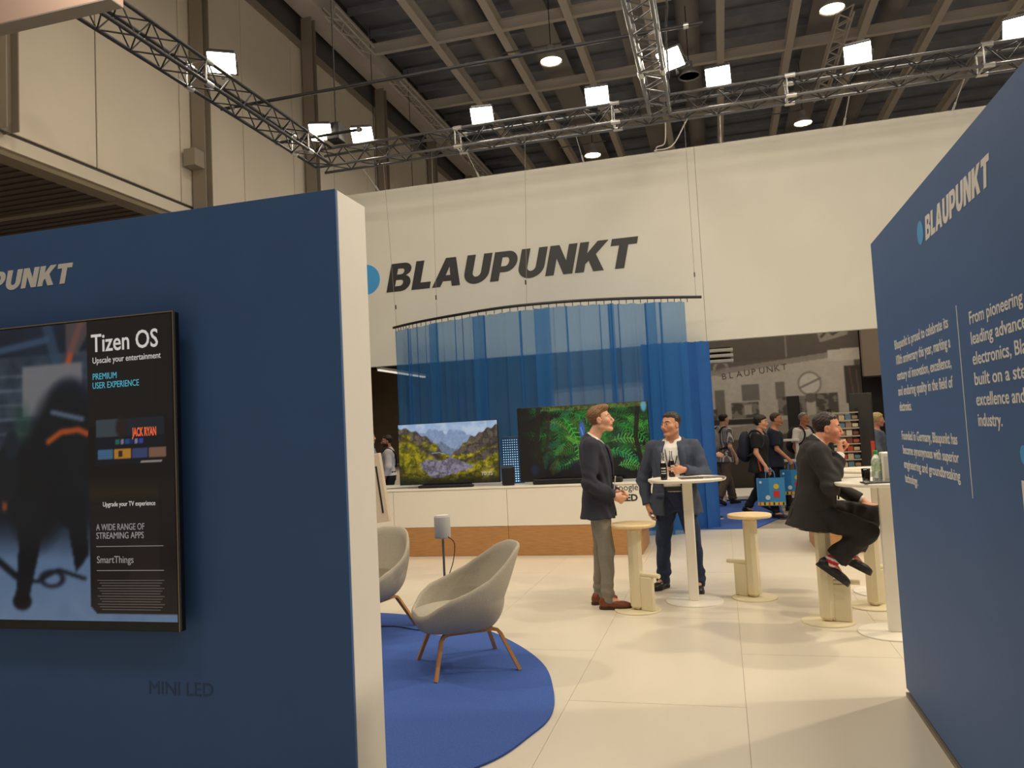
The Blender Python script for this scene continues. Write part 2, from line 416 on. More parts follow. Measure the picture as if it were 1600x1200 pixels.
# ------------------------------------------------------------------ floor
def slab(name, x0, x1, y0, y1, z0, z1, m, parent=None, kind='structure', bev=0):
    mb = MB().box(((x0+x1)/2, (y0+y1)/2, (z0+z1)/2), (x1-x0, y1-y0, z1-z0), bev=bev)
    o = mb.build(name, m, parent)
    if kind and parent is None: o['kind'] = kind
    return o
fl = slab('floor', -40, 30, -6, 46, -0.12, -0.02, M_farfloor)
bf = slab('floor_booth_base', -7, 6.03, -3.5, 12.0, -0.019, -0.004, M_gap)
tile_me = MB().box((0, 0, 0), (0.9975, 2.0, 0.004)).mesh('floor_panel', M_floor)
nt_ = 0
for i in range(13):
    for j in range(8):
        x = -6.47+i; y0 = -3.45+2.004*j - (0.98 if i % 2 else 0)
        y1 = y0+2.0
        y0 = max(y0, -3.45); y1 = min(y1, 12.0)
        if j == 7: y1 = 12.0
        if y1-y0 < .05: continue
        t = link('floor_panel', tile_me, bf); t.location = (x, (y0+y1)/2, -0.002); t.scale = (1, (y1-y0)/2.0, 1)
# hall aisle: blue carpet behind the booth, plain floor to the right of it
mb = MB(); mb.prism([(-16, 12.02), (0.35, 12.02), (0.9, 13.6), (1.0, 16.3), (-16, 16.3)], -0.019, -0.004)
ac = mb.build('floor_aisle_carpet', M_carpet); ac['kind'] = 'structure'

# ------------------------------------------------------------------ hall shell
XW = -10.0; SILL = 6.4; WTOP = 12.0
hw = slab('wall_left', XW-0.25, XW-0.04, -6, 46, SILL, WTOP, M_halldark)
pm = MB().box((0, 0, 0), (0.04, 2.12, WTOP-SILL-.06), bev=.01).mesh('wall_panel', M_hallwall)
for k in range(-8, 15):
    p = link('wall_panel', pm, hw); p.location = (XW-0.02, 11.83+2.15*k, (SILL+WTOP)/2+.03)
slab('trim_sill', XW-0.3, XW+0.06, -6, 46, SILL-0.24, SILL-0.03, M_hallwall)
slab('trim_sill_lower', XW-0.3, XW+0.02, -6, 46, SILL-0.34, SILL-0.24, M_soffitrib)
sf = slab('ceiling_aisle', XW-14, XW-0.02, -6, 46, SILL-0.30, SILL-0.25, M_soffit)
# perforated soffit panels between light ribs
rib_me = MB().box((0, 0, 0), (13.9, 0.16, 0.05)).mesh('soffit_rib', M_soffitrib)
for k in range(-3, 12):
    r = link('soffit_rib', rib_me, sf); r.location = (XW-7.05, 11.4+4.5*k, SILL-0.32)
slat_me = MB().box((0, 0, 0), (13.9, 0.05, 0.025)).mesh('soffit_slat', M_soffit)
for k in range(0, 56):
    r = link('soffit_slat', slat_me, sf); r.location = (XW-7.05, 5.2+0.22*k, SILL-0.312)
slab('wall_aisle_back', XW-14.2, XW-14, -6, 46, 0, SILL, mat('dark_aisle_wall', srgb(112, 98, 80), 0.9, var=.2, nscale=1))
slab('trim_clerestory', XW-0.3, XW-0.1, -6, 46, WTOP, 14.6, M_halldark)
slab('trim_eaves_beam', XW+0.1, XW+0.75, -6, 46, 12.7, 13.35, M_beam)
slab('trim_wall_head', XW-0.12, XW+0.05, -6, 46, WTOP-.12, WTOP+.08, M_hallpost)
# I-section columns along the wall
colmb = MB(); colmb.box((0, -0.1, 0), (0.30, 0.02, 1)); colmb.box((0, 0.1, 0), (0.30, 0.02, 1)); colmb.box((0, 0, 0), (0.03, 0.2, 1))
colme = colmb.mesh('column_post', M_hallpost)
for k in range(-3, 7):
    c = empty('hall_column', (XW+0.2, 13.3+4.5*k, SILL-0.05), 0, None, None, None, 'structure')
    c.name = 'trim_column_%d' % (k+4)
    p = link('column_post', colme, c); p.scale = (1, 1, 12.7-SILL+.05); p.location = (0, 0, (12.7-SILL+.05)/2)
    if k in (0,):
        MB().box((0.0, -0.26, 1.0), (0.26, 0.30, 0.34)).build('column_bracket', M_hallpost, c)
# roof
slab('ceiling', -30, 24, -6, 46, 14.6, 14.8, M_deck)
cr = empty('ceiling_beams', (0, 0, 0)); cr['kind'] = 'structure'
bm_ = MB()
bm_.box((0, 0, -0.16), (0.22, 1, 0.035)); bm_.box((0, 0, 0.16), (0.22, 1, 0.035)); bm_.box((0, 0, 0), (0.04, 1, 0.32))
bme = bm_.mesh('beam', M_beam)
for x in (-7.37, -5.40, -3.37, -1.25, 0.72, 2.77, 4.86, 6.90, 8.95, 11.0, 13.0):
    b = link('beam', bme, cr); b.location = (x, 20, 13.2); b.scale = (1, 52, 1)
for y in (12.4, 16.6, 20.78, 25.0, 29.2, 33.4, 37.6):
    b = link('cross_beam', bme, cr); b.location = (4, y, 13.2); b.rotation_euler = (0, 0, PI/2); b.scale = (.7, 28, .9)
pur = MB().box((0, 0, 0), (28, 0.10, 0.22)).mesh('purlin', M_deck)
for k in range(22):
    b = link('purlin', pur, cr); b.location = (4, 8+1.4*k, 14.4)
dk = MB().tube([(0, 0, 0), (0, 34, 0)], 0.35, 14).mesh('duct', M_duct)
for x in (-6.4, -0.2, 5.9):
    b = link('duct', dk, cr); b.location = (x, 10, 13.95)
wide = MB().box((0, 0, 0), (0.9, 40, 0.06)).mesh('cable_tray', M_duct)
for x in (-4.5, -1.75, 3.8):
    b = link('cable_tray', wide, cr); b.location = (x, 24, 13.65)
slab('wall_far', -30, 24, 45.8, 46, 0, 14.6, mat('dark_far_wall', srgb(124, 108, 88), .9, var=.2, nscale=.4))

# hall high-bay lamps
M_bayglow = mat('high_bay_glow', (1, .95, .85), 0.4, emit=(1.0, 0.88, 0.66), estr=9.0)
def bay(loc, lit, label):
    e = empty('high_bay_lamp', loc, 0, label, 'ceiling lamp')
    MB().tube([(0, 0, .42), (0, 0, 13.0-loc[2])], 0.012, 6).build('rod', M_aludark, e)
    MB().lathe([(0.09, .42), (0.11, .25), (0.13, .22), (0.30, 0.0), (0.285, 0.0), (0.12, .2)], n=24).build('reflector', M_lampoff if not lit else M_duct, e)
    MB().lathe([(0.0, 0.03), (0.27, 0.03)], n=24).build('lens', M_bayglow if lit else M_lampoff, e)
for loc, lit, lb in (((-3.60, 19.0, 11.0), True, 'lit round ceiling lamp hanging left of the centre truss'),
                     ((-3.69, 26.2, 11.0), True, 'small lit ceiling lamp just above the white fascia, left of the centre truss'),
                     ((3.10, 18.86, 11.0), True, 'lit ceiling lamp beside the ladder cable truss at top right'),
                     ((3.15, 26.0, 11.0), True, 'small lit ceiling lamp just above the white fascia at right'),
                     ((-0.23, 21.2, 11.0), False, 'unlit cone-shaped ceiling lamp above the centre flood lamps')):
    bay(loc, lit, lb)
tr = MB().tube([(0, 0, 0), (1.7, 0, 0)], 0.02, 6).mesh('track', M_alu)
for i, (x, y) in enumerate(((-4.9, 19.0), (-4.9, 26.2), (1.6, 18.9), (1.5, 26.0))):
    b = link('conduit', tr, cr); b.location = (x, y, 11.45)

# ------------------------------------------------------------------ trusses
def rod_between(me, name, a, b, parent):
    a = Vector(a); b = Vector(b); d = b-a
    o = link(name, me, parent); o.location = (a+b)/2; o.scale = (1, 1, d.length)
    o.rotation_euler = d.to_track_quat('Z', 'Y').to_euler(); return o
ROD = {}
def rod_me(r, m, n=8):
    k = (r, m.name, n)
    if k not in ROD: ROD[k] = MB().tube([(0, 0, -.5), (0, 0, .5)], r, n).mesh('rod', m)
    return ROD[k]
def truss(a, b, label, w=0.29, h=0.29, step=0.25, m=M_alu, mc=None, rc=0.024, rb=0.010, faces=(0, 1, 2, 3), name='lighting_truss', cat='truss', group=None, seam=2.5):
    """box truss along an axis from a to b (centre line)"""
    a = Vector(a); b = Vector(b); d = (b-a); L = d.length; d.normalize()
    e = empty(name, a, 0, label, cat, group)
    side = d.cross(Vector((0, 0, 1))); up = Vector((0, 0, 1))
    if side.length < .1: side = Vector((1, 0, 0)); up = Vector((0, 1, 0))
    side.normalize()
    cs = [(-1, -1), (1, -1), (1, 1), (-1, 1)]
    C = [side*(x*w/2)+up*(y*h/2) for x, y in cs]
    for c in C: rod_between(rod_me(rc, mc or m), 'chord', c, c+d*L, e)
    n = max(2, int(round(L/step)))
    for f in faces:
        p, q = C[f], C[(f+1) % 4]
        for i in range(n):
            u0, u1 = L*i/n, L*(i+1)/n
            s0, s1 = (p, q) if (i+f) % 2 == 0 else (q, p)
            rod_between(rod_me(rb, m, 6), 'brace', s0+d*u0, s1+d*u1, e)
    k = 1
    while k*seam < L-0.3:
        for c in C: rod_between(rod_me(rc*1.5, M_steel), 'coupling', c+d*(k*seam-.07), c+d*(k*seam+.07), e)
        for f in range(4): rod_between(rod_me(rb*1.3, M_steel, 6), 'end_frame', C[f]+d*(k*seam-.05), C[(f+1) % 4]+d*(k*seam-.05), e)
        k += 1
    return e
TZ = 6.31
t1 = truss((-6.10, 5.75, TZ), (-6.10, 11.44, TZ), 'long box truss running back along the left side to the corner', m=M_aludark, mc=M_aludark)
t2 = truss((-6.24, 11.6, TZ), (6.2, 11.6, TZ), 'long box truss across the booth above the white fascia', m=M_aludark, mc=M_alu)
t3 = truss((-0.58, 5.0, TZ), (-0.58, 11.44, TZ), 'box truss in the middle running towards the viewer', m=M_alu, mc=M_alu)
# black pipes laid across the trusses
def pipe(a, b, label, r=0.024):
    e = empty('cross_pipe', a, 0, label, 'pipe')
    rod_between(rod_me(r, M_aludark), 'tube', (0, 0, 0), Vector(b)-Vector(a), e)
    for s_ in (0.03, 0.97):
        p = (Vector(b)-Vector(a))*s_
        rod_between(rod_me(r*1.7, M_steel), 'clamp', p-Vector((.03, 0, 0)), p+Vector((.03, 0, 0)), e)
pipe((-6.75, 9.62, 6.51), (0.1, 9.62, 6.51), 'dark pipe laid across the left truss and the centre truss')
pipe((-6.75, 11.05, 6.51), (-5.2, 11.05, 6.51), 'short dark pipe on the corner of the left truss')
# thin cable trusses up under the roof
truss((-9.0, 21.6, 12.62), (-9.0, 32.5, 12.62), 'slim cable truss under the roof beside the left wall beam', w=.34, h=.2, step=.42, m=M_beam, rc=.03, rb=.016, faces=(0, 2), name='cable_truss', seam=99)
truss((-9.0, 17.5, 12.62), (-9.0, 19.8, 12.62), 'short slim cable truss at the top edge beside the left wall', w=.34, h=.2, step=.42, m=M_beam, rc=.03, rb=.016, faces=(0, 2), name='cable_truss', seam=99)
truss((3.9, 21.6, 12.3), (3.9, 27.4, 12.3), 'slim ladder cable truss under the roof at right', w=.36, h=.2, step=.36, m=M_beam, rc=.03, rb=.018, faces=(0, 2), name='cable_truss', seam=99)

# flood lamps
def flood(loc, aim, label):
    d = (Vector(aim)-Vector(loc)).normalized(); q = d.to_track_quat('-Z', 'Y')
    e = empty('flood_lamp', loc, 0, label, 'flood lamp', None)
    e.rotation_euler = q.to_euler()
    mb = MB().box((0, 0, 0.05), (0.36, 0.29, 0.09), bev=.02)
    for k in range(6): mb.box((-.12+.048*k, 0, .115), (.01, .2, .05))
    mb.build('housing', M_blackm, e)
    MB().box((0, 0, -0.004), (0.345, 0.275, 0.018), bev=.004).build('lens', M_lamp, e)
    y = MB(); y.tube([(-.19, 0, .04), (-.19, -0.18, .06), (.19, -0.18, .06), (.19, 0, .04)], 0.011, 6); y.build('yoke', M_blackm, e)
    inv = q.to_matrix().inverted()
    dn = inv @ Vector((0, 0, -1)); bk = inv @ Vector((0, 0.0, 0))
    MB().tube([Vector((0, -.17, .06)), Vector((0, -.18, .07))+dn*0.08], 0.02, 8).build('clamp', M_aludark, e)
FL_LAB = ['flood lamp lit high on the left truss, the leftmost of all', 'flood lamp lit beside the black box in the left truss corner', 'flood lamp lit just right of the left truss corner',
          'flood lamp lit on the front truss over the round dot end of the big black lettering', 'flood lamp lit on the front truss left of the centre truss', 'flood lamp lit on the front truss just right of the centre truss',
          'flood lamp lit on the front truss left of the hanging ladder truss edge at right', 'flood lamp lit at the far right end of the front truss']
FL_LAB[3] = 'flood lamp lit on the front truss midway between corner and centre truss'
FL_LAB[6] = 'flood lamp lit on the front truss, second from the right end'
for (l, t, en), lb in zip(FLOODS, FL_LAB): flood(l, t, lb)
flood(MID_FLOOD[0], MID_FLOOD[1], 'flood lamp lit on the side of the centre truss, turned to the left')
# black dimmer box in the corner
e = empty('power_box', (-5.80, 11.34, 6.50), 0, 'black power box sitting on the left truss corner', 'power box')
MB().box((0, 0, 0.14), (0.22, 0.26, 0.28), bev=.01).build('case', M_blackm, e); MB().tube([(-.06, 0, .28), (-.06, 0, .33), (.06, 0, .33), (.06, 0, .28)], .008, 6).build('handle', M_blackm, e)
# hanging motor cable of the corner
tag(MB().tube([(-5.80, 11.34, 6.84), (-5.80, 11.34, 13.0)], 0.012, 6).build('hoist_cable', M_blackm), 'thin black hoist cable rising from the left truss corner', 'cable')
cc = MB().tube(bezier_pts([(-0.42, 8.6, 6.47), (-0.3, 9.1, 6.6), (-0.36, 9.8, 6.55), (-0.40, 10.9, 6.45)], 20), 0.012, 6)
tag(cc.build('power_cable', M_blackm), 'black power cable looped along the centre truss', 'cable')

# header of the neighbouring stand, upper left
hb = empty('hanging_header', (-4.97, 5.60, 5.6), 0, 'pale hanging header box of the next stand at the upper left corner', 'header')
MB().box((-1.6, 0.0, 0.6), (3.2, 0.16, 1.2)).build('box', mat('header_board', srgb(196, 168, 156), .7), hb)
MB().box((-1.6, 0.0, -0.006), (3.2, 0.158, 0.012)).build('underside_shade', mat('header_shade', srgb(142, 136, 126), .6), hb)  # thin grey sheet: shade of the header's underside put into the colour

# ------------------------------------------------------------------ fascia
YF = 12.35
fa = empty('hanging_fascia', (0, YF, 0), 0, 'wide white hanging fascia banner with black slanted capitals and a blue dot', 'banner')
for x0, x1 in ((-7.6, -0.14), (-0.136, 6.4)):
    MB().box(((x0+x1)/2, 0.06, (2.85+5.94)/2), (x1-x0, 0.10, 5.94-2.85), bev=.004).build('banner_panel', M_fascia, fa)
logo('BLAUPUNKT', (-5.47, 0.006, 4.128), (1, 0, 0), (0, 0, 1), 4.38, 0.488, M_letter_black, fa, 0.004, 'big')
disc('dot', (-5.85, 0.006, 4.39), (1, 0, 0), (0, 0, 1), 0.265, 0.004, M_dot, fa)
WL = ['thin steel wire from truss to fascia, just right of the two loose cables', 'thin steel wire from truss to fascia under the second flood lamp from the right', 'rightmost thin steel wire from truss to fascia, near the right blue wall', 'thin steel wire from truss to fascia above the first capitals of the lettering', 'thin steel wire from truss to fascia left of the centre truss', 'leftmost thin steel wire from truss to fascia, beside the white wall end']
for i, (x, zt) in enumerate(((0.28, 0), (2.07, 0), (3.55, 0), (-3.7, 0), (-1.9, 0), (-5.55, 0))):
    a = (x, 11.74, 6.16); b = (x, YF+.06, 5.94)
    w = empty('suspension_wire', b, 0, None, 'wire', 'wires holding the white fascia')
    w['label'] = WL[i]
    rod_between(rod_me(.007, M_steel, 6), 'wire', (0, 0, 0), Vector(a)-Vector(b), w)
    rod_between(rod_me(.016, M_steel, 6), 'turnbuckle', (Vector(a)-Vector(b))*.04, (Vector(a)-Vector(b))*.28, w)
# slack cables next to the centre truss
for i, pts in enumerate(([(-0.52, 11.7, 6.14), (-0.56, 11.9, 5.9), (-0.70, 12.2, 5.96), (-.72, 12.36, 5.945)], [(-0.20, 11.7, 6.14), (-0.45, 11.95, 5.86), (-0.72, 12.25, 5.93), (-.74, 12.37, 5.945)])):
    tag(MB().tube(bezier_pts(pts, 14), .009, 6).build('slack_cable', M_letter_white), ('left', 'right')[i]+' of two loose white cables hanging from the centre truss onto the fascia', 'cable')

# ------------------------------------------------------------------ curtains
RAIL = [(-5.22, 12.02, 3.45), (-4.75, 11.72, 3.45), (-4.03, 11.38, 3.45), (-3.07, 11.04, 3.45), (-2.25, 11.0, 3.45), (-1.48, 11.16, 3.45), (-0.80, 11.42, 3.45), (-0.17, 11.74, 3.45)]
RP = bezier_pts(RAIL, 240)
M_hang = mat('grey_wire', srgb(150, 142, 130), .6)
rl = empty('curtain_rail', (0, 0, 0), 0, 'thin dark curved curtain rail hung on wires above the displays', 'curtain rail')
MB().tube(RP[::4], 0.022, 8).build('rail', M_aludark, rl)
hk = MB().tube([(0, 0, 0), (0, .008, -.03), (0, 0, -.055)], 0.006, 5).mesh('hook', M_blackm)
for k in range(46):
    o = link('hook', hk, rl); o.location = RP[4+5*k]+Vector((0, 0, -.018))
for k in (6, 60, 120, 236):
    p = RP[k]; rod_between(rod_me(.003, M_hang, 5), 'hanger_wire', p, (p.x, 11.6+(p.y-11.6)*.25, 6.17), rl)
    rod_between(rod_me(.011, M_aludark, 5), 'wire_grip', p+Vector((0, 0, .30)), p+Vector((0, 0, .37)), rl)
def sheer(name, color, alpha):
    m = bpy.data.materials.new(name); m.use_nodes = True; nt = m.node_tree; nt.nodes.clear()
    out = nt.nodes.new('ShaderNodeOutputMaterial'); mx = nt.nodes.new('ShaderNodeMixShader'); tp = nt.nodes.new('ShaderNodeBsdfTransparent')
    m2 = nt.nodes.new('ShaderNodeMixShader'); df = nt.nodes.new('ShaderNodeBsdfDiffuse'); tl = nt.nodes.new('ShaderNodeBsdfTranslucent')
    w = nt.nodes.new('ShaderNodeTexWave'); w.inputs['Scale'].default_value = 120; tc = nt.nodes.new('ShaderNodeTexCoord'); nt.links.new(tc.outputs['Object'], w.inputs['Vector'])
    mr = nt.nodes.new('ShaderNodeMapRange'); mr.inputs['To Min'].default_value = alpha-.05; mr.inputs['To Max'].default_value = alpha+.05
    nt.links.new(w.outputs['Fac'], mr.inputs['Value']); nt.links.new(mr.outputs['Result'], mx.inputs['Fac'])
    tp.inputs['Color'].default_value = (0.72, 0.87, 1.0, 1)
    df.inputs['Color'].default_value = color+(1,); tl.inputs['Color'].default_value = color+(1,); m2.inputs['Fac'].default_value = 0.45
    nt.links.new(df.outputs[0], m2.inputs[1]); nt.links.new(tl.outputs[0], m2.inputs[2])
    nt.links.new(tp.outputs[0], mx.inputs[1]); nt.links.new(m2.outputs[0], mx.inputs[2]); nt.links.new(mx.outputs[0], out.inputs['Surface'])
    return m
M_sheer = sheer('blue_sheer', srgb(70, 132, 194), 0.58)
M_blueopaque = mat('blue_curtain_cloth', srgb(34, 92, 165), 0.85, var=.06, nscale=6)
def curtain(path, z0, z1, amp, waves, m, name, seed, parent=None, nz=14, fk=1.0):
    r = random.Random(seed); n = len(path); mb = MB()
    L = [0.0]
    for i in range(1, n): L.append(L[-1]+(path[i]-path[i-1]).length)
    ph = [r.uniform(0, 6.28) for _ in range(6)]; fold = fk*1.3/(6.283*waves)
    V = []
    for j in range(nz+1):
        t = j/nz; z = z1+(z0-z1)*t
        for i in range(n):
            d = (path[min(i+1, n-1)]-path[max(i-1, 0)]).normalized(); nn = Vector((-d.y, d.x, 0))
            s = L[i]
            a = amp*(0.45+0.75*t)
            th = waves*s*6.283+1.1*math.sin(waves*.37*s*6.283+ph[4])+ph[0]; off = a*(math.cos(th)+.5*math.sin(waves*.43*s*6.283+ph[1]-.7*t)+.45*math.sin(waves*1.9*s*6.283+ph[2]+t))
            al = fold*math.sin(th)
            sag = 0.012*abs(math.sin(s*PI/0.115)) if j == 0 else 0
            p = path[i]+nn*off+d*al
            V.append((p.x, p.y, z-sag))
    F = [(j*n+i, j*n+i+1, (j+1)*n+i+1, (j+1)*n+i) for j in range(nz) for i in range(n-1)]
    mb.add(V, F, True); return mb.build(name, m, parent)
cu = empty('sheer_curtain', (0, 0, 0), 0, 'tall translucent blue curtain hanging in a curve behind the displays', 'curtain')
FP = bezier_pts(RAIL, 1400)
cuts = [0, 170, 330, 520, 760, 1010, 1180, 1340]
for k in range(len(cuts)-1):
    a = max(0, cuts[k]-(22+18*(k == 1))); b = min(1340, cuts[k+1]+22)
    seg = [p+Vector((0, 0.028*((k % 2)*2-1), 0)) for p in FP[a:b]]
    # the widths flare a little towards the floor
    curtain(seg, 0.012, 3.385, 0.026, 3.6+.9*(k % 3), M_sheer, 'curtain_width', 31+k, cu)
bc = bezier_pts([(-1.1, 11.95, 0), (-0.7, 12.0, 0), (-0.35, 12.1, 0), (-0.13, 12.16, 0)], 80)
tag(curtain(bc, 0.012, 2.84, 0.03, 3.2, M_blueopaque, 'blue_curtain', 77, None, 14, .5), 'darker solid blue curtain showing behind the right edge of the sheer curtain', 'curtain')

# ------------------------------------------------------------------ booth walls near the camera
lw = empty('booth_wall', (-3.4, 2.71, 0), 0, 'dark blue booth wall with a wide white end, left foreground', 'booth wall')
MB().box((0, 0.008, 2.57/2+.002), (4.0, 0.016, 2.566), bev=.001).build('blue_face', M_blue, lw)
MB().box((0.0, 0.14, 2.57/2), (4.0, 0.248, 2.57), bev=.003).build('core', M_white, lw)
logo('BLAUPUNKT', (-2.647-0.808+3.4-.0, -0.001, 2.324), (1, 0, 0), (0, 0, 1), 0.80, 0.087, M_letter_white, lw, 0.0012, 'small')
disc('dot', (-2.647-0.808+3.4-.075, -0.001, 2.367), (1, 0, 0), (0, 0, 1), 0.047, 0.0012, M_dot, lw)
text('lettering', 'MINI LED', (-2.315+3.4, -0.001, 0.600), (1, 0, 0), (0, 0, 1), 0.075, mat('navy_vinyl', srgb(48, 72, 112), .6), lw, width=0.30)

XR = 0.903
rw = empty('booth_wall', (XR+.06, 1.85, 0), 0, 'blue booth wall printed with a white company text, right foreground', 'booth wall')
MB().box((-0.052, 0, 2.57/2+.022), (0.016, 6.0, 2.526), bev=.001).build('blue_face', M_blue, rw)
MB().box((0.01, 0, 2.57/2), (0.108, 6.0, 2.57), bev=.002).build('core', M_blue, rw)
MB().box((-0.05, 0, 0.011), (0.03, 6.0, 0.022)).build('skirting_strip', mat('skirting_grey', srgb(120, 112, 100), .5), rw)
def ry(y): return y-1.85
rr, uu = (0, -1, 0), (0, 0, 1)
xo = -0.0605
logo('BLAUPUNKT', (xo, ry(3.665), 2.318), rr, uu, 0.845, 0.100, M_letter_white, rw, 0.0012, 'small')
disc('dot', (xo, ry(3.745), 2.372), rr, uu, 0.052, 0.0012, M_dot, rw)
c1 = ['Blaupunkt is proud to celebrate its', '100th anniversary this year, marking a', 'century of innovation, excellence,', 'and enduring quality in the field of', 'electronics.']
c2 = ['Founded in Germany, Blaupunkt has', 'become synonymous with superior', 'engineering and groundbreaking', 'technology.']
for i, s_ in enumerate(c1):
    text('lettering', s_, (xo, ry(4.44), 1.915-.0805*i), rr, uu, 0.068, M_letter_white, rw, width=.99 if i < 4 else .26, bold=.0008)
for i, s_ in enumerate(c2):
    text('lettering', s_, (xo, ry(4.445), 1.445-.0735*i), rr, uu, 0.064, M_letter_white, rw, width=.985 if i < 3 else .27, bold=.0008)
c3 = [('From pioneering', .52, .0), ('leading advancements in', .83, 0), ('electronics, Blaupunkt is', .83, 0), ('built on a steadfast', .72, 0), ('excellence and innovation', .83, 0), ('industry.', .25, 0)]
for i, (s_, w_, _) in enumerate(c3):
    text('lettering', s_, (xo, ry(3.175), 1.893-.0745*i), rr, uu, 0.066, M_letter_white, rw, width=w_, bold=.0008)
MB().box((xo, ry(3.315), (1.985+1.245)/2), (0.003, 0.006, .74)).build('divider_line', M_letter_white, rw)
disc('dot', (xo, ry(2.755), 1.432), rr, uu, 0.03, 0.0012, M_dot, rw)
MB().box((xo, ry(2.72), 1.24), (0.006, 0.14, 0.22)).build('info_card', M_letter_white, rw)

tl = empty('tube_lamp', (-9.0, 21.3, 3.5), 0, 'thin white tube lamp glowing in the dark side aisle left of the curtain', 'ceiling lamp')
MB().box((0, 0, 0), (.08, 3.4, .05)).build('tube', mat('tube_glow', (1, 1, 1), .4, emit=(1, .95, .85), estr=.6), tl); MB().box((0, 0, .05), (.12, 3.4, .06)).build('tray', M_hallpost, tl)
for y_ in (-1.4, 1.4): rod_between(rod_me(.01, M_aludark), 'hanger', (0, y_, .08), (0, y_, 9.9), tl)
# ------------------------------------------------------------------ pictures painted point by point
def up(a, H, W):
    h, w = a.shape; y = np.linspace(0, h-1.001, H); x = np.linspace(0, w-1.001, W)
    y0 = y.astype(int); x0 = x.astype(int); fy = (y-y0)[:, None]; fx = (x-x0)[None, :]
    fy = fy*fy*(3-2*fy); fx = fx*fx*(3-2*fx)
    return (a[y0][:, x0]*(1-fy)*(1-fx)+a[y0+1][:, x0]*fy*(1-fx)+a[y0][:, x0+1]*(1-fy)*fx+a[y0+1][:, x0+1]*fy*fx)
def fbm(H, W, sc, seed, oct=4):
    r = np.random.default_rng(seed); o = np.zeros((H, W)); amp = 1; tot = 0
    for k in range(oct):
        n = max(2, int(sc*2**k)); o += amp*up(r.random((n+1, max(2, int(n*W/H))+1)), H, W); tot += amp; amp *= .55
    return o/tot
class Paint:
    def __init__(s, W, H, col):
        s.W, s.H = W, H; s.a = np.ones((H, W, 3))*np.array(col)/255.
        s.u, s.v = np.meshgrid((np.arange(W)+.5)/W, (np.arange(H)+.5)/H)
    def put(s, mask, col, al=1.0):
        c = np.array(col, float)/255. if not isinstance(col, np.ndarray) else col
        m = (np.clip(mask, 0, 1)*al)[..., None]; s.a = s.a*(1-m)+c*m; return s
    def poly(s, pts, col, al=1.0):
        ins = np.zeros((s.H, s.W), bool); n = len(pts)
        for i in range(n):
            (x0, y0), (x1, y1) = pts[i], pts[(i+1) % n]
            if y0 == y1: continue
            c = ((y0 > s.v) != (y1 > s.v)) & (s.u < (x1-x0)*(s.v-y0)/(y1-y0)+x0); ins ^= c
        return s.put(ins.astype(float), col, al)
    def ell(s, cx, cy, rx, ry, col, al=1.0, soft=.15, ring=None):
        q = np.sqrt(((s.u-cx)/rx)**2+((s.v-cy)/ry)**2)
        m = np.clip((1-q)/soft+.5, 0, 1)
        if ring: m = m*np.clip((q-(1-ring))/soft*2+.5, 0, 1)
        return s.put(m, col, al)
    def line(s, pts, w, col, al=1.0, soft=.4):
        asp = s.W/s.H
        d = np.full((s.H, s.W), 9.0)
        for (x0, y0), (x1, y1) in zip(pts[:-1], pts[1:]):
            dx, dy = (x1-x0)*asp, y1-y0; L = dx*dx+dy*dy+1e-9
            t = np.clip(((s.u-x0)*asp*dx+(s.v-y0)*dy)/L, 0, 1)
            d = np.minimum(d, np.hypot((s.u-x0)*asp-t*dx, s.v-y0-t*dy))
        return s.put(np.clip((w-d)/(w*soft)+.5, 0, 1), col, al)
    def rect(s, x0, y0, x1, y1, col, al=1.0): return s.put(((s.u >= x0)&(s.u <= x1)&(s.v >= y0)&(s.v <= y1)).astype(float), col, al)
    def blur(s, n=1):
        for _ in range(n):
            p = np.pad(s.a, ((1, 1), (1, 1), (0, 0)), 'edge')
            s.a = (p[:-2, 1:-1]+p[2:, 1:-1]+p[1:-1, :-2]+p[1:-1, 2:]+2*s.a)/6
        return s
def picture(name, P, w, h, m, parent, loc):
    """the painted picture as a flat sheet of points, lower left corner at loc, facing -Y"""
    W, H = P.W, P.H
    xs = np.linspace(0, w, W); zs = np.linspace(h, 0, H)
    v = np.zeros((H, W, 3), np.float32); v[..., 0] = xs[None, :]; v[..., 2] = zs[:, None]
    i = np.arange(H*W).reshape(H, W); q = np.stack([i[1:, :-1], i[1:, 1:], i[:-1, 1:], i[:-1, :-1]], -1).reshape(-1, 4)
    me = bpy.data.meshes.new(name); me.vertices.add(H*W); me.vertices.foreach_set('co', v.ravel())
    me.loops.add(q.size); me.loops.foreach_set('vertex_index', q.astype(np.int32).ravel())
    me.polygons.add(len(q)); me.polygons.foreach_set('loop_start', np.arange(0, q.size, 4, dtype=np.int32)); me.update(calc_edges=True)
    set_col(me, np.clip(P.a, 0, 1).reshape(-1, 3)); me.materials.append(m)
    o = link(name, me, parent); o.location = loc; return o

# ------------------------------------------------------------------ mural
def ramp(a, lo, hi): return np.clip((a-lo)/(hi-lo), 0, 1)
P = Paint(420, 230, (96, 91, 85))
P.put(np.clip(P.v*2.2, 0, 1), (70, 66, 62), .5)
U = lambda px: (px-1085)/(1340-1085)*.62+.36        # photo columns to picture
g1 = fbm(230, 420, 6, 3)
P.poly([(0, .30), (.36, .285), (.62, .23), (.98, .165), (.98, .62), (.86, .60), (.5, .66), (0, .64)], (150, 146, 138))
P.put(((P.v > .2) & (P.v < .6)).astype(float)*g1, (120, 116, 110), .25)
P.poly([(.36, .285), (.62, .23), (.98, .165), (.98, .20), (.62, .265), (.36, .315), (0, .33), (0, .30)], (122, 118, 112))
P.poly([(.905, .165), (1.0, .16), (1.0, .235), (.905, .235)], (158, 154, 146))
for x0, x1, y0, y1 in ((.47, .497, .385, .53), (.55, .582, .375, .56), (.635, .69, .35, .45), (.74, .768, .345, .45)):
    P.rect(x0, y0, x1, y1, (104, 101, 96))
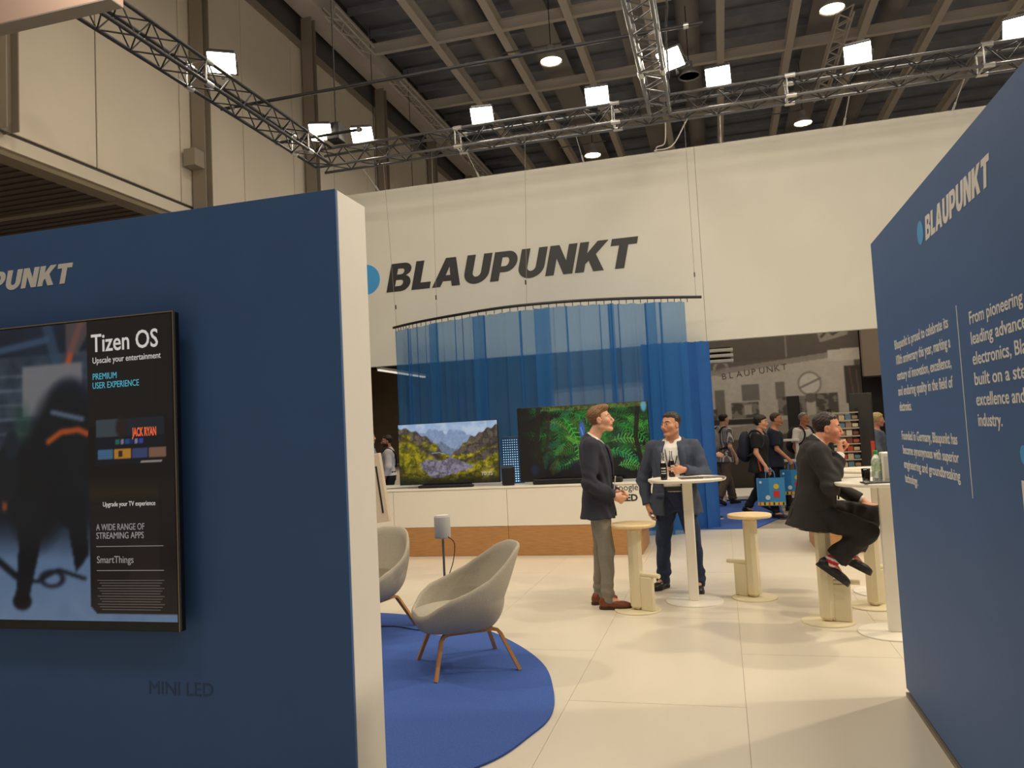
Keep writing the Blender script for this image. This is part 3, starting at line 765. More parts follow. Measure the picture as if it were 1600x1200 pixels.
P.rect(.95, .27, 1.0, .50, (74, 70, 68)); P.line([(.965, .28), (.975, .49)], .004, (100, 80, 74)); P.line([(.985, .3), (.99, .49)], .004, (98, 84, 78))
P.ell(.845, .365, .036, .075, (112, 108, 102), 1, .1); P.ell(.845, .365, .031, .064, (158, 154, 147), 1, .1)
P.line([(.815, .39), (.878, .335)], .006, (112, 108, 102)); P.ell(.845, .455, .018, .03, (98, 94, 90))
P.ell(.575, .235, .025, .052, (126, 122, 116), 1, .15, .35); P.line([(.555, .25), (.596, .228)], .005, (110, 106, 100))
P.poly([(.872, 0.0), (.965, 0.0), (.97, .075), (.885, .115)], (128, 124, 116)); P.line([(.89, .08), (.91, .04), (.925, .07), (.955, .035)], .007, (84, 80, 76))
for x0, x1, y0, y1 in ((.37, .40, .50, .59), (.43, .515, .49, .585), (.515, .555, .495, .59), (.60, .685, .46, .56), (.745, .83, .44, .555), (.86, .925, .43, .58)):
    P.rect(x0, y0, x1, y1, (82, 79, 75)); P.put(((P.u > x0)&(P.u < x1)&(P.v > y0)&(P.v < y1))*(fbm(230, 420, 40, 5, 2) > .52), (132, 128, 121), .6)
P.rect(.64, .48, .665, .54, (140, 136, 128)); P.rect(.36, .565, .70, .60, (64, 61, 58))
P.poly([(.36, .62), (.60, .615), (.80, .575), (.90, .545), (.945, .57), (.93, .60), (.72, .685), (.55, .70), (.36, .665)], (124, 120, 113))
P.poly([(.36, .665), (.55, .70), (.72, .685), (.93, .60), (.94, .72), (.36, .76)], (82, 78, 74))
for cx in (.45, .55, .66, .86): P.ell(cx, .735 if cx < .8 else .655, .012, .03, (112, 106, 99), .8, .6)
P.put((P.v > .74).astype(float)*ramp(P.v, .74, .8), (66, 63, 59), .9)
P.rect(.779, 0, .783, .19, (122, 118, 112)); P.put(fbm(230, 420, 60, 8, 2), (60, 57, 54), .10)
P.blur(1); P.a = np.clip(.36+(P.a*1.15-.36)*1.6, .2, .92)
mu = empty('mural_wall', (-3.96, 18.5, 0), 0, 'large black and white photo mural of an old radio fair stand, behind the aisle', 'mural')
MB().box((3.5, 0.06, 1.83), (7.0, 0.10, 3.66)).build('board', M_blackm, mu)
picture('print', P, 7.0, 3.58, mat_attr('mural_print', .7), mu, (0, -0.002, 0.08))
for i_, c_ in enumerate('BLAUPUNKT'):
    x = 4.03+i_*.165
    text('print_lettering', c_, (x, -.004, 2.565+.016*i_), (1, 0, .09), (0, 0, 1), .20, mat('mural_grey', srgb(104, 100, 94), .7), mu)

# stands beyond the aisle
slab('wall_neighbour_stand', 3.06, 9.0, 18.5, 18.7, 0, 3.66, mat('black_stand_wall', srgb(26, 25, 25), .8, var=.2, nscale=2))
o = empty('beige_header', (3.9, 18.3, 2.42), 0, 'beige header board over a dark doorway right of the mural', 'header')
MB().box((0.1, 0, .62), (1.9, .2, 1.24), bev=.01).build('board', mat('beige_board', srgb(150, 134, 118), .8), o); MB().box((0.1, 0, -.012), (1.9, .2, .024)).build('lower_edge', M_blackm, o)
MB().box((.02, -.101, .6), (.008, .01, 1.2)).build('joint', mat('beige_joint', srgb(120, 106, 92), .8), o)
o = empty('white_platform', (0.95, 17.3, 0), 0, 'low white platform in front of the mural behind the aisle carpet', 'platform')
MB().box((0, 0, .05), (1.9, 1.9, .08), bev=.008).build('top', M_white, o); MB().box((0, -.94, .006), (1.9, .02, .03)).build('dark_kick', M_blackm, o)
o = empty('slatted_lamp', (-0.2, 15.0, 2.72), 0, 'white slatted lamp panel hanging beside the blue curtain under the fascia', 'ceiling lamp')
for k in range(3): MB().box((0, 0, .10*k), (.98, .30, .055), bev=.006).build('slat', M_white, o)
MB().box((.2, .1, .12), (.5, .06, .30)).build('backing', M_blackm, o); rod_between(rod_me(.01, M_aludark), 'hanger', (0, .1, .2), (0, .1, 3.6), o)
def totem(x, y, w, h, label):
    o = empty('display_totem', (x, y, .092 if y > 16 else -.02), 0, label, 'display stand')
    MB().box((0, 0, h/2+.03), (w, .06, h-.06), bev=.006).build('panel', mat('dark_grey_panel', srgb(50, 48, 45), .5), o)
    MB().box((0, .02, .015), (w+.1, .34, .03), bev=.004).build('foot', M_blackm, o)
    MB().box((w/2-.012, -.031, h/2), (.012, .006, h-.16)).build('edge_light_strip', M_aludark, o)
totem(2.11, 13.1, .33, 1.95, 'tall dark display board leaning behind the right counter')
totem(1.42, 16.6, .24, 1.95, 'smaller dark display board far behind the seated person')
o = empty('product_rack', (1.80, 12.75, -.02), 0, 'open rack with close striped shelves full of boxes behind the seated person', 'rack')
for s_ in (-.2, .2): MB().box((s_, 0, .86), (.025, .3, 1.72)).build('side_post', M_blackm, o)
cols_ = [srgb(170, 70, 50), srgb(190, 170, 140), srgb(90, 120, 140), srgb(150, 120, 90), srgb(200, 190, 170), srgb(120, 60, 50)]
sh_ = MB().box((0, 0, 0), (.38, .3, .018)).mesh('shelf', mat('rack_shelf', srgb(170, 160, 140), .4))
for k in range(14):
    link('shelf', sh_, o).location = (0, 0, .12+.118*k)
    if k < 13:
        mb = MB()
        for j in range(4): mb.box((-.14+.093*j, -.02, .165+.118*k), (.08, .2, .05+.02*((k*3+j) % 3)), mi=(k*5+j*7) % 6)
        mb.build('boxes', [mat('box_colour_%d' % i, c, .6) for i, c in enumerate(cols_)], o)['kind'] = 'stuff'
o = empty('white_rack', (1.16, 15.0, -.02), 0, 'narrow white leaflet rack standing behind the blue shopping bags', 'rack')
for s_ in (-.14, .14): MB().box((s_, 0, .62), (.05, .08, 1.24)).build('post', M_white, o)
for z in (.1, .45, .85, 1.22): MB().box((0, -.02, z), (.34, .24, .035)).build('shelf', M_white, o)
MB().box((.0, -.06, .66), (.12, .03, .3)).build('leaflet', mat('leaflet_brown', srgb(140, 112, 84), .6), o)
o = empty('red_banner', (2.12, 12.4, -.02), 0, 'narrow red strip banner beside the striped rack', 'banner')
MB().box((0, 0, .62), (.05, .02, 1.2)).build('strip', mat('red_cloth', srgb(190, 62, 48), .7), o); MB().box((0, 0, .01), (.16, .16, .02)).build('foot', M_blackm, o)

# ------------------------------------------------------------------ counters
def counter(x0, x1, xp, label, joints):
    YC, D = 9.77, 1.02
    e = empty('display_counter', ((x0+x1)/2, YC, 0), 0, label, 'counter')
    cx = (x0+x1)/2; xs = [x0]+joints+[x1]
    MB().box((0, D/2+.02, .64), (x1-x0-.02, D-.04, .47)).build('carcass', M_white, e)
    for a, b in zip(xs[:-1], xs[1:]):
        MB().box(((a+b)/2-cx, .01, .625), (b-a-.005, .02, .485), bev=.002).build('front_panel', M_white, e)
    xq = [xp[0]]+joints+[xp[1]]
    for a, b in zip(xq[:-1], xq[1:]):
        MB().box(((a+b)/2-cx, .012, .190), (b-a-.004, .024, .376), bev=.002).build('plinth_board', M_oak, e)
    MB().box(((xp[0]+xp[1])/2-cx, D/2, .19), (xp[1]-xp[0]-.01, D-.1, .375)).build('plinth_core', M_oak, e)
    MB().box((0, D/2-.005, .8835), (x1-x0, D+.01, .027), bev=.003).build('worktop', M_tabletop, e)
    return e, cx
ce, ccx = counter(-5.6, -0.86, (-5.6, -1.04), 'long white display counter with an oak plinth carrying the two screens', [-4.35, -2.755])
text('lettering', 'Google TV', (-1.385-ccx, -.0012, .795), (1, 0, 0), (0, 0, 1), .115, M_letter_black, ce, width=.50)
text('lettering', 'OLED TV', (-1.365-ccx, -.0012, .665), (1, 0, 0), (0, 0, 1), .115, M_letter_black, ce, width=.48, bold=.004)
counter(0.97, 4.6, (0.99, 4.6), 'white counter with an oak plinth behind the seated person at right', [2.3])

# ------------------------------------------------------------------ screens on the counter
def tv(x0, x1, z0, z1, y, P, label, estr, brand=None):
    e = empty('television', ((x0+x1)/2, y, z0), 0, label, 'television')
    w, h = x1-x0, z1-z0; b = .008
    MB().box((0, .016, h/2), (w, .028, h), bev=.004).build('frame', M_black, e)
    MB().box((0, .05, h*.32), (w*.6, .05, h*.5), bev=.01).build('rear_housing', M_blackm, e)
    picture('screen', P, w-2*b, h-2*b-.006, mat_attr('screen_picture_%d' % int(estr*100), .25, emit=estr), e, (-w/2+b, -.0005, b+.006))
    return e
W, H = 300, 172; P = Paint(W, H, (150, 178, 214)); u, v = P.u, P.v
n1, n2, n3 = fbm(H, W, 8, 1), fbm(H, W, 26, 2), fbm(H, W, 60, 4, 3)
P.put(ramp(v, 0, .35), (196, 208, 226)); P.put(ramp(n1, .45, .7), (214, 222, 234), .5)
prof1 = lambda sc, sd, o=2: fbm(4, W, sc, sd, o)[:1]
fx1 = np.interp(np.arange(W)/W, [0, .25, .36, .50, .62, .72, .82, 1], [.10, .16, .10, .16, .13, .22, .30, .4])[None, :]
P.put(ramp(v-fx1-.016*np.sin(u*55)-.010*np.sin(u*91+1)-.12*(n1-.5), -.01, .02), np.clip(np.dstack([.42+.16*n2, .50+.16*n2, .64+.14*n2]), 0, 1), .85)
fx2 = np.interp(np.arange(W)/W, [0, .3, .45, .55, .70, .8, 1], [.20, .26, .34, .42, .36, .28, .3])[None, :]
P.put(ramp(v-fx2-.008*np.sin(u*70)-.14*(n1-.5), -.01, .02), np.clip(np.dstack([.28+.24*n2, .33+.22*n2, .44+.18*n2]), 0, 1), .85)
crag = ramp(np.abs(fbm(H, W, 9, 51)-.5), 0, .16); cr2 = ramp(np.abs(fbm(H, W, 20, 52)-.5), 0, .14)
sh = (.30+.45*crag+.25*cr2)
l_edge = np.interp(np.arange(W)/W, [0, .12, .22, .30, .38, .46, .54, 1], [.05, .09, .17, .24, .36, .50, .60, 1.2])[None, :]+.02*np.sin(u*60)
Lm = ramp(v-l_edge, -.006, .012)
rock = np.dstack([.10+.34*sh, .095+.29*sh, .10+.24*sh])
P.put(Lm, np.clip(rock, 0, 1))
moss = np.dstack([.12+.56*sh, .13+.50*sh, .02+.06*sh])
P.put(Lm*ramp(n1*1.1+.75*(v-u*.55)-.1*cr2, .56, .74), np.clip(moss, 0, 1), .95)
r_edge = np.interp(np.arange(W)/W, [0, .46, .55, .66, .74, .80, .88, 1], [1.2, .62, .52, .36, .25, .22, .14, .08])[None, :]+.018*np.sin(u*75)
Rm = ramp(v-r_edge, -.006, .012)
P.put(Rm, np.clip(rock*.92, 0, 1))
stripe = np.sin((u*1.0+v*1.9)*17+6*n1)
P.put(Rm*ramp(stripe*.5+2.4*(v-.42)+.5*(n1-.5)+.25*(u-.7), .2, .8), np.clip(moss*1.15, 0, 1), .95)
P.put(ramp(v, .58, .66)*ramp(n1+.35*(v-.7), .42, .56), np.clip(moss*.62, 0, 1), .85)
P.put(Lm*ramp(1-np.abs((v-.95*u-.18)/.05), 0, 1), (30, 26, 22), .5); P.put(Rm*ramp(1-np.abs((v+.9*u-1.25)/.03), 0, 1), (34, 30, 22), .5)
P.line([(.34, .50), (.41, .49), (.47, .52)], .006, (168, 180, 196), .8)
q = ((u-.44)/.27)**2+((v-.74-.03*np.sin(u*20))/.15)**2+1.3*(fbm(H, W, 11, 61)-.5)
P.put(ramp(1-q, 0, .10), np.clip(np.dstack([.16+.42*sh, .155+.39*sh, .19+.43*sh]), 0, 1))
P.put((v > .86).astype(float)*ramp(v, .84, .97), (16, 17, 12), .8); P.put(ramp(np.abs(u-.5), .42, .5)*ramp(v, .4, .9), (14, 16, 10), .6)
e = tv(-4.344, -2.898, .936, 1.776, 10.0, P, 'wide screen showing a green mountain valley with a grey rock, left on the counter', .85)
text('clock_digits', '10:35', (.46, -.002, .10), (1, 0, 0), (0, 0, 1), .075, mat('screen_text', (.4, .42, .5), .4, emit=(.3, .33, .42), estr=.4), e)
MB().box((-.05, .0, -.02), (.70, .20, .032), bev=.006).build('stand', M_black, e)
W, H = 340, 196; P = Paint(W, H, (7, 12, 9)); u, v = P.u, P.v
n1, n2 = fbm(H, W, 7, 31), fbm(H, W, 30, 32); rg = random.Random(5)
P.put(ramp(n1, .40, .62)*(1-ramp(v, .62, .9))*ramp(u, .06, .2), np.clip(np.dstack([.05+.12*n2, .14+.34*n2, .06+.10*n2]), 0, 1), .75)
P.put(ramp(1-((u-.55)/.32)**2-((v-.35)/.34)**2, 0, .8)*n2, (70, 150, 52), .8)
def frond(x, y, ang, L, col, wid=.055, curl=.9, al=.9):
    pts = []; a = ang
    for k in range(11):
        pts.append((x, y)); x += L/10*math.cos(a)/(W/H); y += L/10*math.sin(a); a += curl/10
    P.line(pts, .004, col, al)
    for k in range(1, 11):
        px, py = pts[k]; dx, dy = pts[k][0]-pts[k-1][0], pts[k][1]-pts[k-1][1]; t = math.atan2(dy, dx*(W/H))
        l = wid*math.sin(PI*min(1, (k+1)/11.5))*rg.uniform(.8, 1.2)
        for sg in (-1, 1):
            b = t+sg*1.05; P.line([(px, py), (px+l*math.cos(b)/(W/H), py+l*math.sin(b))], .0062, tuple(c*rg.uniform(.7, 1.15) for c in col), al)
pal = [(34, 140, 52), (60, 170, 60), (28, 110, 58), (92, 176, 70), (40, 150, 84), (120, 170, 60)]
for k in range(90):
    x, y = rg.uniform(.16, .99), rg.uniform(.0, .72)
    frond(x, y, rg.uniform(-.4, 3.4), rg.uniform(.18, .40), [c*(.30+.60*k/90)*rg.uniform(.8, 1.1) for c in pal[k % 6]], rg.uniform(.03, .08), rg.uniform(-.6, 1.2))
for k, (x, y, a, L) in enumerate(((.42, .10, .25, .55), (.36, .16, .9, .60), (.30, .2, 1.3, .5), (.72, .50, -.3, .4), (.70, .62, .1, .42), (.78, .3, .2, .45), (.55, .45, .8, .4), (.83, .80, -.5, .34), (.76, .83, -.2, .3))):
    frond(x, y, a, L, pal[k % 5], .075, .8, 1.0)
P.put(ramp(.16-u, -.02, .1), (8, 10, 9), .8); P.line([(.17, 0), (.14, .5), (.19, 1)], .035, (24, 16, 12), .85); P.line([(.93, 0), (.90, .45), (.95, 1)], .03, (16, 12, 10), .8)
P.line([(.25, .1), (.22, .6)], .02, (46, 26, 16), .7); P.ell(.12, .87, .03, .08, (34, 44, 96), .7, .8)
P.rect(.40, .74, .68, .95, (18, 26, 46), .55)
for k in range(8): P.line([(.52+.02*rg.random(), .75+.022*k), (.66, .75+.022*k)], .003, (70, 92, 130), .7)
P.put(ramp(v, .80, 1), (4, 6, 8), .75); P.put(((v < .06)&(u > .2)).astype(float)*n2, (150, 150, 60), .8)
P.ell(.97, .06, .02, .07, (96, 170, 200), .9, .6); P.ell(.50, .33, .022, .11, (60, 96, 190), .9, .6); P.line([(.49, .3), (.505, .4)], .006, (130, 170, 220), .8)
e2 = tv(-2.622, -0.892, .925, 1.907, 10.0, P, 'wide screen showing dense green jungle ferns, right on the counter', .85)
MB().box((0, .02, -.012), (.9, .22, .024), bev=.004).build('stand', M_black, e2)
sb = empty('soundbar', (-3.62, 9.86, .897), 0, 'black soundbar lying under the valley screen', 'soundbar')
MB().box((0, 0, .017), (.78, .08, .034), bev=.01).build('body', M_blackm, sb); MB().box((0, -.041, .017), (.74, .004, .024)).build('grille', M_black, sb)
sb = empty('soundbar', (-1.83, 9.86, .897), 0, 'long black soundbar lying under the jungle screen', 'soundbar')
MB().box((0, 0, .034), (1.16, .09, .066), bev=.012).build('body', M_blackm, sb); MB().box((0, -.046, .034), (1.10, .004, .048)).build('grille', M_black, sb)
sb = empty('subwoofer', (-2.77, 9.95, .897), .25, 'black box loudspeaker standing between the two screens', 'loudspeaker')
MB().box((0, 0, .125), (.165, .2, .24), bev=.012).build('cabinet', M_blackm, sb); MB().box((0, -.102, .125), (.14, .006, .21), bev=.004).build('grille', M_black, sb)
pp = empty('dotted_panel', (-2.78, 10.28, .897), 0, 'blue dotted light panel standing upright between the two screens', 'panel')
MB().box((0, 0, .32), (.30, .02, .64), bev=.004).build('sheet', mat('dotted_sheet', srgb(40, 74, 118), .6), pp)
mb = MB()
for i in range(9):
    for j in range(18): mb.lathe([(.0105*(1-.025*j), -.003), (.0105*(1-.025*j), .003)], (-.128+.032*i, -.012, .03+.033*j), 6, Matrix.Rotation(PI/2, 3, 'X'), smooth=False)
tag(mb.build('dots', mat('dot_white', srgb(170, 205, 230), .5, emit=srgb(150, 195, 225), estr=1.3), pp), kind='stuff')
cb = MB().tube(bezier_pts([(-4.5, 9.9, .902), (-4.3, 10.0, .902), (-4.1, 9.95, .902), (-3.95, 10.02, .902)], 16), .005, 5)
tag(cb.build('cable', M_black), 'thin black cable lying on the counter left of the soundbar', 'cable')

# ------------------------------------------------------------------ wall screen at left
W, H = 330, 190; P = Paint(W, H, (18, 26, 40)); u, v = P.u, P.v
n1, n2 = fbm(H, W, 6, 41), fbm(H, W, 24, 42)
P.put(n1*(v < .25), (40, 60, 84), .7); P.put(((v > .10)&(v < .46)&(u > .55)).astype(float)*n2, (96, 110, 126), .8)
for k in range(7): P.line([(.5, .16+.05*k), (.70, .17+.05*k)], .004, (130, 145, 158), .6)
P.line([(.58, .08), (.72, .05)], .012, (70, 100, 130), .8); P.line([(.72, 0), (.74, .12)], .02, (60, 90, 120), .7); P.line([(.80, .0), (.775, .10), (.765, .16)], .012, (210, 90, 50), .9)
P.poly([(.765, 0), (.83, 0), (.79, .11), (.765, .10)], (110, 90, 90), .8)
P.rect(.662, .135, .80, .31, (138, 136, 140), .95)
P.put(ramp(v, .66, .80), (112, 140, 178), .95); P.put(ramp(v, .72, 1)*n2, (150, 176, 205), .5)
P.ell(.77, .28, .05, .09, (22, 34, 52), 1, .4); P.ell(.76, .42, .08, .20, (18, 22, 30), 1, .35); P.ell(.69, .55, .07, .20, (14, 18, 24), 1, .4)
P.line([(.73, .30), (.80, .33)], .008, (140, 165, 190), .7); P.line([(.72, .40), (.75, .37), (.79, .365), (.81, .38)], .010, (205, 92, 40), .95); P.line([(.62, .48), (.615, .62)], .010, (190, 86, 40), .8)
P.poly([(.64, .62), (.70, .58), (.70, .74), (.672, .92), (.640, .92), (.648, .75)], (16, 20, 28)); P.poly([(.70, .6), (.80, .58), (.81, .78), (.78, .84), (.765, .70)], (14, 17, 24))
P.ell(.655, .935, .022, .03, (12, 14, 20)); P.ell(.62, .50, .03, .10, (20, 26, 34)); P.ell(.635, .40, .018, .05, (26, 36, 48))
P.ell(.725, .86, .03, .03, (22, 28, 38), 1, .3, .35); P.line([(.64, .85), (.69, .87), (.74, .83), (.80, .86)], .006, (20, 26, 36)); P.line([(.60, .80), (.64, .85)], .012, (22, 26, 34))
P.ell(.66, .33, .02, .06, (44, 90, 70), .5, .9)
P.blur(2)
P.poly([(.812, 0), (1, 0), (1, .972), (.825, .972), (.812, .95)], (31, 26, 25)); P.rect(.812, .36, 1, .62, (22, 15, 13)); P.put(((u > .812)&(v < .97)&(v > .52)&(v < .64)).astype(float)*(1-np.abs(v-.58)/.06), (56, 44, 28), .8)
P.rect(.82, .655, .992, .962, (36, 28, 28)); P.rect(.90, .74, .985, .94, (48, 38, 36), .6); P.rect(.965, .0, .999, .97, (24, 20, 20), .6)
# the small picture of a menu
X0, X1, Y0, Y1 = .826, .979, .335, .487
m_ = lambda a, b, c, d, col, al=1.0: P.rect(X0+(X1-X0)*a, Y0+(Y1-Y0)*b, X0+(X1-X0)*c, Y0+(Y1-Y0)*d, col, al)
m_(0, 0, 1, 1, (22, 24, 34)); m_(0.02, 0, .36, .40, (70, 84, 90)); m_(.36, 0, 1, .40, (36, 44, 52)); P.ell(X0+.06, Y0+.03, .012, .035, (48, 36, 34), 1, .5)
for i, c in enumerate(((40, 120, 110), (150, 150, 170), (40, 90, 150), (40, 50, 120), (150, 160, 190), (70, 80, 190))): m_(.31+.066*i, .46, .365+.066*i, .56, c)
for i, c in enumerate(((80, 120, 160), (216, 150, 50), (70, 80, 130), (150, 110, 90))): m_(.04+.25*i, .66, .27+.25*i, .88, c); 
m_(.34, .70, .40, .86, (60, 40, 40)); m_(.66, .94, .96, .985, (190, 180, 170))
P.rect(.824, .83, .826, .84, (0, 0, 0))
x1, x0 = -2.085, -4.300; z0, z1 = .872, 2.135
bt = empty('television', ((x0+x1)/2, 2.62, z0), 0, 'big wall screen with a menu column on its right, left foreground wall', 'television')
w, h = x1-x0, z1-z0
MB().box((0, .02, h/2), (w, .034, h), bev=.003).build('frame', M_black, bt)
MB().box((-.1, .055, h/2), (w*.8, .04, h*.8), bev=.01).build('rear_housing', M_blackm, bt)
MB().box((w/2-.001, .004, h/2), (.004, .012, h-.004)).build('bright_trim', mat('bronze_trim', srgb(170, 150, 120), .25, .8), bt)
MB().box((0, .004, h), (w, .012, .004)).build('top_trim', MATS['bronze_trim'], bt)
picture('screen', P, w-.02, h-.045, mat_attr('screen_picture_wall', .12, emit=.5), bt, (-w/2+.008, .0022, .038))
cxm = (x0+x1)/2
M_tx = mat('screen_text_white', (.6, .6, .62), .4, emit=(.62, .60, .60), estr=.6); M_txd = mat('screen_text_dim', (.3, .3, .32), .4, emit=(.30, .28, .30), estr=.55)
M_txb = mat('screen_text_blue', (.1, .4, .6), .4, emit=(.06, .36, .50), estr=.7); M_txr = mat('screen_text_red', (.6, .12, .05), .4, emit=(.62, .10, .04), estr=.8)
def st(s_, x, z, size, m, wd, bold=0): text('lettering', s_, (x-cxm, .0010, z-z0), (1, 0, 0), (0, 0, 1), size, m, bt, width=wd, bold=bold, ext=.0004)
st('Tizen OS', -2.485, 2.000, .104, M_tx, .325, .0012); st('Upscale your entertainment', -2.48, 1.952, .036, M_tx, .33); st('PREMIUM', -2.481, 1.885, .037, M_txb, .117)
st('USER EXPERIENCE', -2.482, 1.848, .037, M_txb, .226); st('JACK RYAN', -2.287, 1.645, .048, M_txr, .115, .0015); st('Upgrade your TV experience', -2.44, 1.367, .027, M_tx, .25)
st('A WIDE RANGE OF', -2.474, 1.272, .037, M_txd, .232); st('STREAMING APPS', -2.475, 1.238, .037, M_txd, .228); st('SmartThings', -2.474, 1.141, .04, M_txd, .176)
for z in (1.207, 1.111): MB().box((-2.315-cxm, .0012, z-z0), (.32, .001, .0022)).build('rule_line', M_txd, bt)
for k in range(12): MB().box((-2.313-cxm, .0014, 1.072-z0-.0105*k), (.318-.02*((k*7) % 3), .0006, .0028)).build('small_print_line', mat('screen_text_faint', (.1, .1, .1), .4, emit=(.075, .06, .06), estr=.8), bt)

# ------------------------------------------------------------------ rug
RG = bezier_pts([(-3.35, 6.62, 0), (-2.79, 6.52, 0), (-2.08, 6.18, 0), (-1.63, 5.74, 0), (-1.27, 5.21, 0), (-1.08, 4.66, 0), (-1.02, 4.29, 0), (-1.064, 4.015, 0), (-1.195, 3.64, 0), (-1.55, 3.27, 0), (-2.1, 3.08, 0)], 70)
poly = [(p.x, p.y) for p in RG]+[(-4.4, 3.08), (-4.6, 4.0), (-4.7, 5.4), (-4.2, 6.4)]
tag(MB().prism(poly[::-1], 0.0, 0.012).build('round_rug', M_carpet), 'round blue rug under the grey armchairs', 'rug')

# ------------------------------------------------------------------ armchairs
def chair_shell():
    F = Field((-.52, -.44, .2), (.44, .44, .9), .0075)
    def xr(z): return np.where(z < .47, -(.09+.20*np.sqrt(np.clip(1-((.47-z)/.26)**2, 0, 1))), -.29-.155*np.clip((z-.47)/.35, 0, 1.3))
    def xf(z): return .19+.15*np.sqrt(np.clip(1-((.40-np.minimum(z, .40))/.18)**2, 0, 1))
    def bw(z): return .07+.295*np.sqrt(np.clip(1-((.52-np.minimum(z, .52))/.29)**2, 0, 1))-.075*np.clip((z-.55)/.3, 0, 1)**1.4
    def outer(X, Y, Z):
        a0, a1, b = xr(Z), xf(Z), bw(Z); cx = (a0+a1)/2; A = (a1-a0)/2
        q = (np.abs((X-cx)/A)**2.6+np.abs(Y/b)**2.6)**(1/2.6)
        return (q-1)*np.minimum(A, b)
    def rim(X, Y):
        r = np.interp(X, [-.46, -.40, -.33, -.24, -.12, .02, .14, .22, .28, .34], [.83, .815, .775, .705, .625, .565, .525, .475, .42, .385])
        return r-.9*np.clip(np.abs(Y)-.20, 0, 1)**2*np.clip((-X-.25)/.15, 0, 1)
    T = .042
    def shell(X, Y, Z):
        o = outer(X, Y, Z); base = .268-Z
        d = np.maximum(o, base); inn = np.maximum(outer(X, Y, Z)+T, .345-Z)
        d = np.maximum(d, -inn)
        top = (Z-rim(X, Y))*.72
        k = .03; h_ = np.maximum(k-np.abs(d-top), 0)/k
        return np.maximum(d, top)+h_*h_*k*.25
    F.fn(shell)
    F.a += .004
    return F.mesh('shell', M_wool)
def chair_cushion():
    F = Field((-.32, -.36, .28), (.42, .36, .5), .0075)
    F.ell((.055, 0, .372), (.29, .265, .052), None, 0)
    F.fn(lambda X, Y, Z: X-.325+.35*Y*Y, op='i')
    return F.mesh('seat_cushion', M_wool)
shell_me, cush_me = chair_shell(), chair_cushion()
def chair(loc, heading, label):
    e = empty('armchair', loc, heading, label, 'armchair', 'grey lounge chairs on the blue rug')
    s_ = link('shell', shell_me, e); c_ = link('seat_cushion', cush_me, e)
    # piping along the rim
    pts = []
    for k in range(61):
        t = -1+2*k/60; 
    for sg in (1, -1):
        for kind, fx in (('front', 1), ('rear', -1)):
            mb = MB(); y0 = sg*.165; y1 = sg*.285
            top = (.205*fx-.02, y0, .262); 
            path = [(.0-.02, y0, .262), (.15*fx-.02, y0, .262), (.185*fx-.02, y0*1.03, .252), (.205*fx-.02, y0*1.08, .225), (.285*fx-.03, y1, .0)]
            sec = [(-.016, -.011), (.016, -.011), (.016, .011), (-.016, .011)]
            V = []
            for i, p in enumerate(path):
                p = Vector(p); d = (Vector(path[min(i+1, 4)])-Vector(path[max(i-1, 0)])).normalized()
                sd = Vector((0, 1, 0)); nn = d.cross(sd).normalized(); sd = nn.cross(d)
                V += [p+sd*a*(1.0 if i < 4 else .8)+nn*b for a, b in sec]
            Fc = [(i*4+k, i*4+(k+1) % 4, (i+1)*4+(k+1) % 4, (i+1)*4+k) for i in range(4) for k in range(4)]+[(0, 1, 2, 3), (16, 17, 18, 19)]
            mb.add(V, Fc); mb.build('leg', M_legwood, e)
    for fx in (.12, -.16):
        mb = MB().box((fx, 0, .262), (.05, .33, .018), bev=.004); mb.build('cross_rail', M_legwood, e)
    mb = MB(); mb.tube([(-.02, 0, .235), (-.02, 0, .262)], .05, 14); mb.build('swivel_plate', M_blackm, e)
    return e
chair((-1.815, 5.13, .012), math.atan2(-.55, -.84), 'grey wool armchair with oak legs, whole in view on the rug')
chair((-2.93, 5.93, .012), math.atan2(-1, -.22), 'grey wool armchair half hidden behind the white wall end')
sp = empty('speaker_stand', (-2.245, 5.99, .012), 0, 'white round-footed speaker stand behind the front armchair', 'speaker stand')
MB().lathe([(.125, 0), (.125, .008), (.03, .014)], n=32).build('foot', M_tabletop, sp); MB().tube([(0, 0, .012), (0, 0, .745)], .010, 10).build('pole', M_alu, sp)
sp = empty('speaker', (-2.245, 5.99, .758), 0, 'small light grey loudspeaker on top of the thin stand', 'loudspeaker')
MB().lathe([(.05, 0), (.062, .004), (.066, .014), (.066, .168), (.062, .178), (.05, .182)], n=32).build('body', mat('speaker_cloth', srgb(176, 176, 174), .8, bump=.3, bscale=500), sp); MB().lathe([(.052, .183), (.052, .186)], n=24).build('top_plate', M_tabletop, sp)
tag(MB().tube(bezier_pts([(-2.185, 5.95, .775), (-2.13, 5.94, .72), (-2.15, 5.95, .58), (-2.21, 5.96, .40), (-2.20, 5.97, .15), (-2.16, 5.95, .022), (-2.5, 6.0, .018), (-2.75, 6.1, .018), (-3.0, 6.05, .018)], 40), .004, 5).build('speaker_cable', M_blackm), 'thin dark cable from the small speaker down to the rug', 'cable')
sg = empty('info_stand', (-3.80, 8.0, 0), 0, 'cream slanted info stand with a black slot beside the white wall end', 'info stand')
M_ = Matrix.Rotation(math.radians(9), 3, 'Y')
mb = MB().box((0, 0, 1.04), (.30, .06, .76), Matrix.Rotation(math.radians(-7), 3, 'Y'), bev=.006); mb.build('panel', mat('sand_board', srgb(205, 188, 168), .6), sg)
MB().box((.092, -.032, 1.03), (.02, .006, .52), Matrix.Rotation(math.radians(-7), 3, 'Y')).build('slot', M_blackm, sg)
MB().box((-.1, .02, .34), (.05, .05, .68)).build('post', M_blackm, sg); MB().box((-.1, .02, .006), (.4, .3, .012)).build('foot', M_blackm, sg)

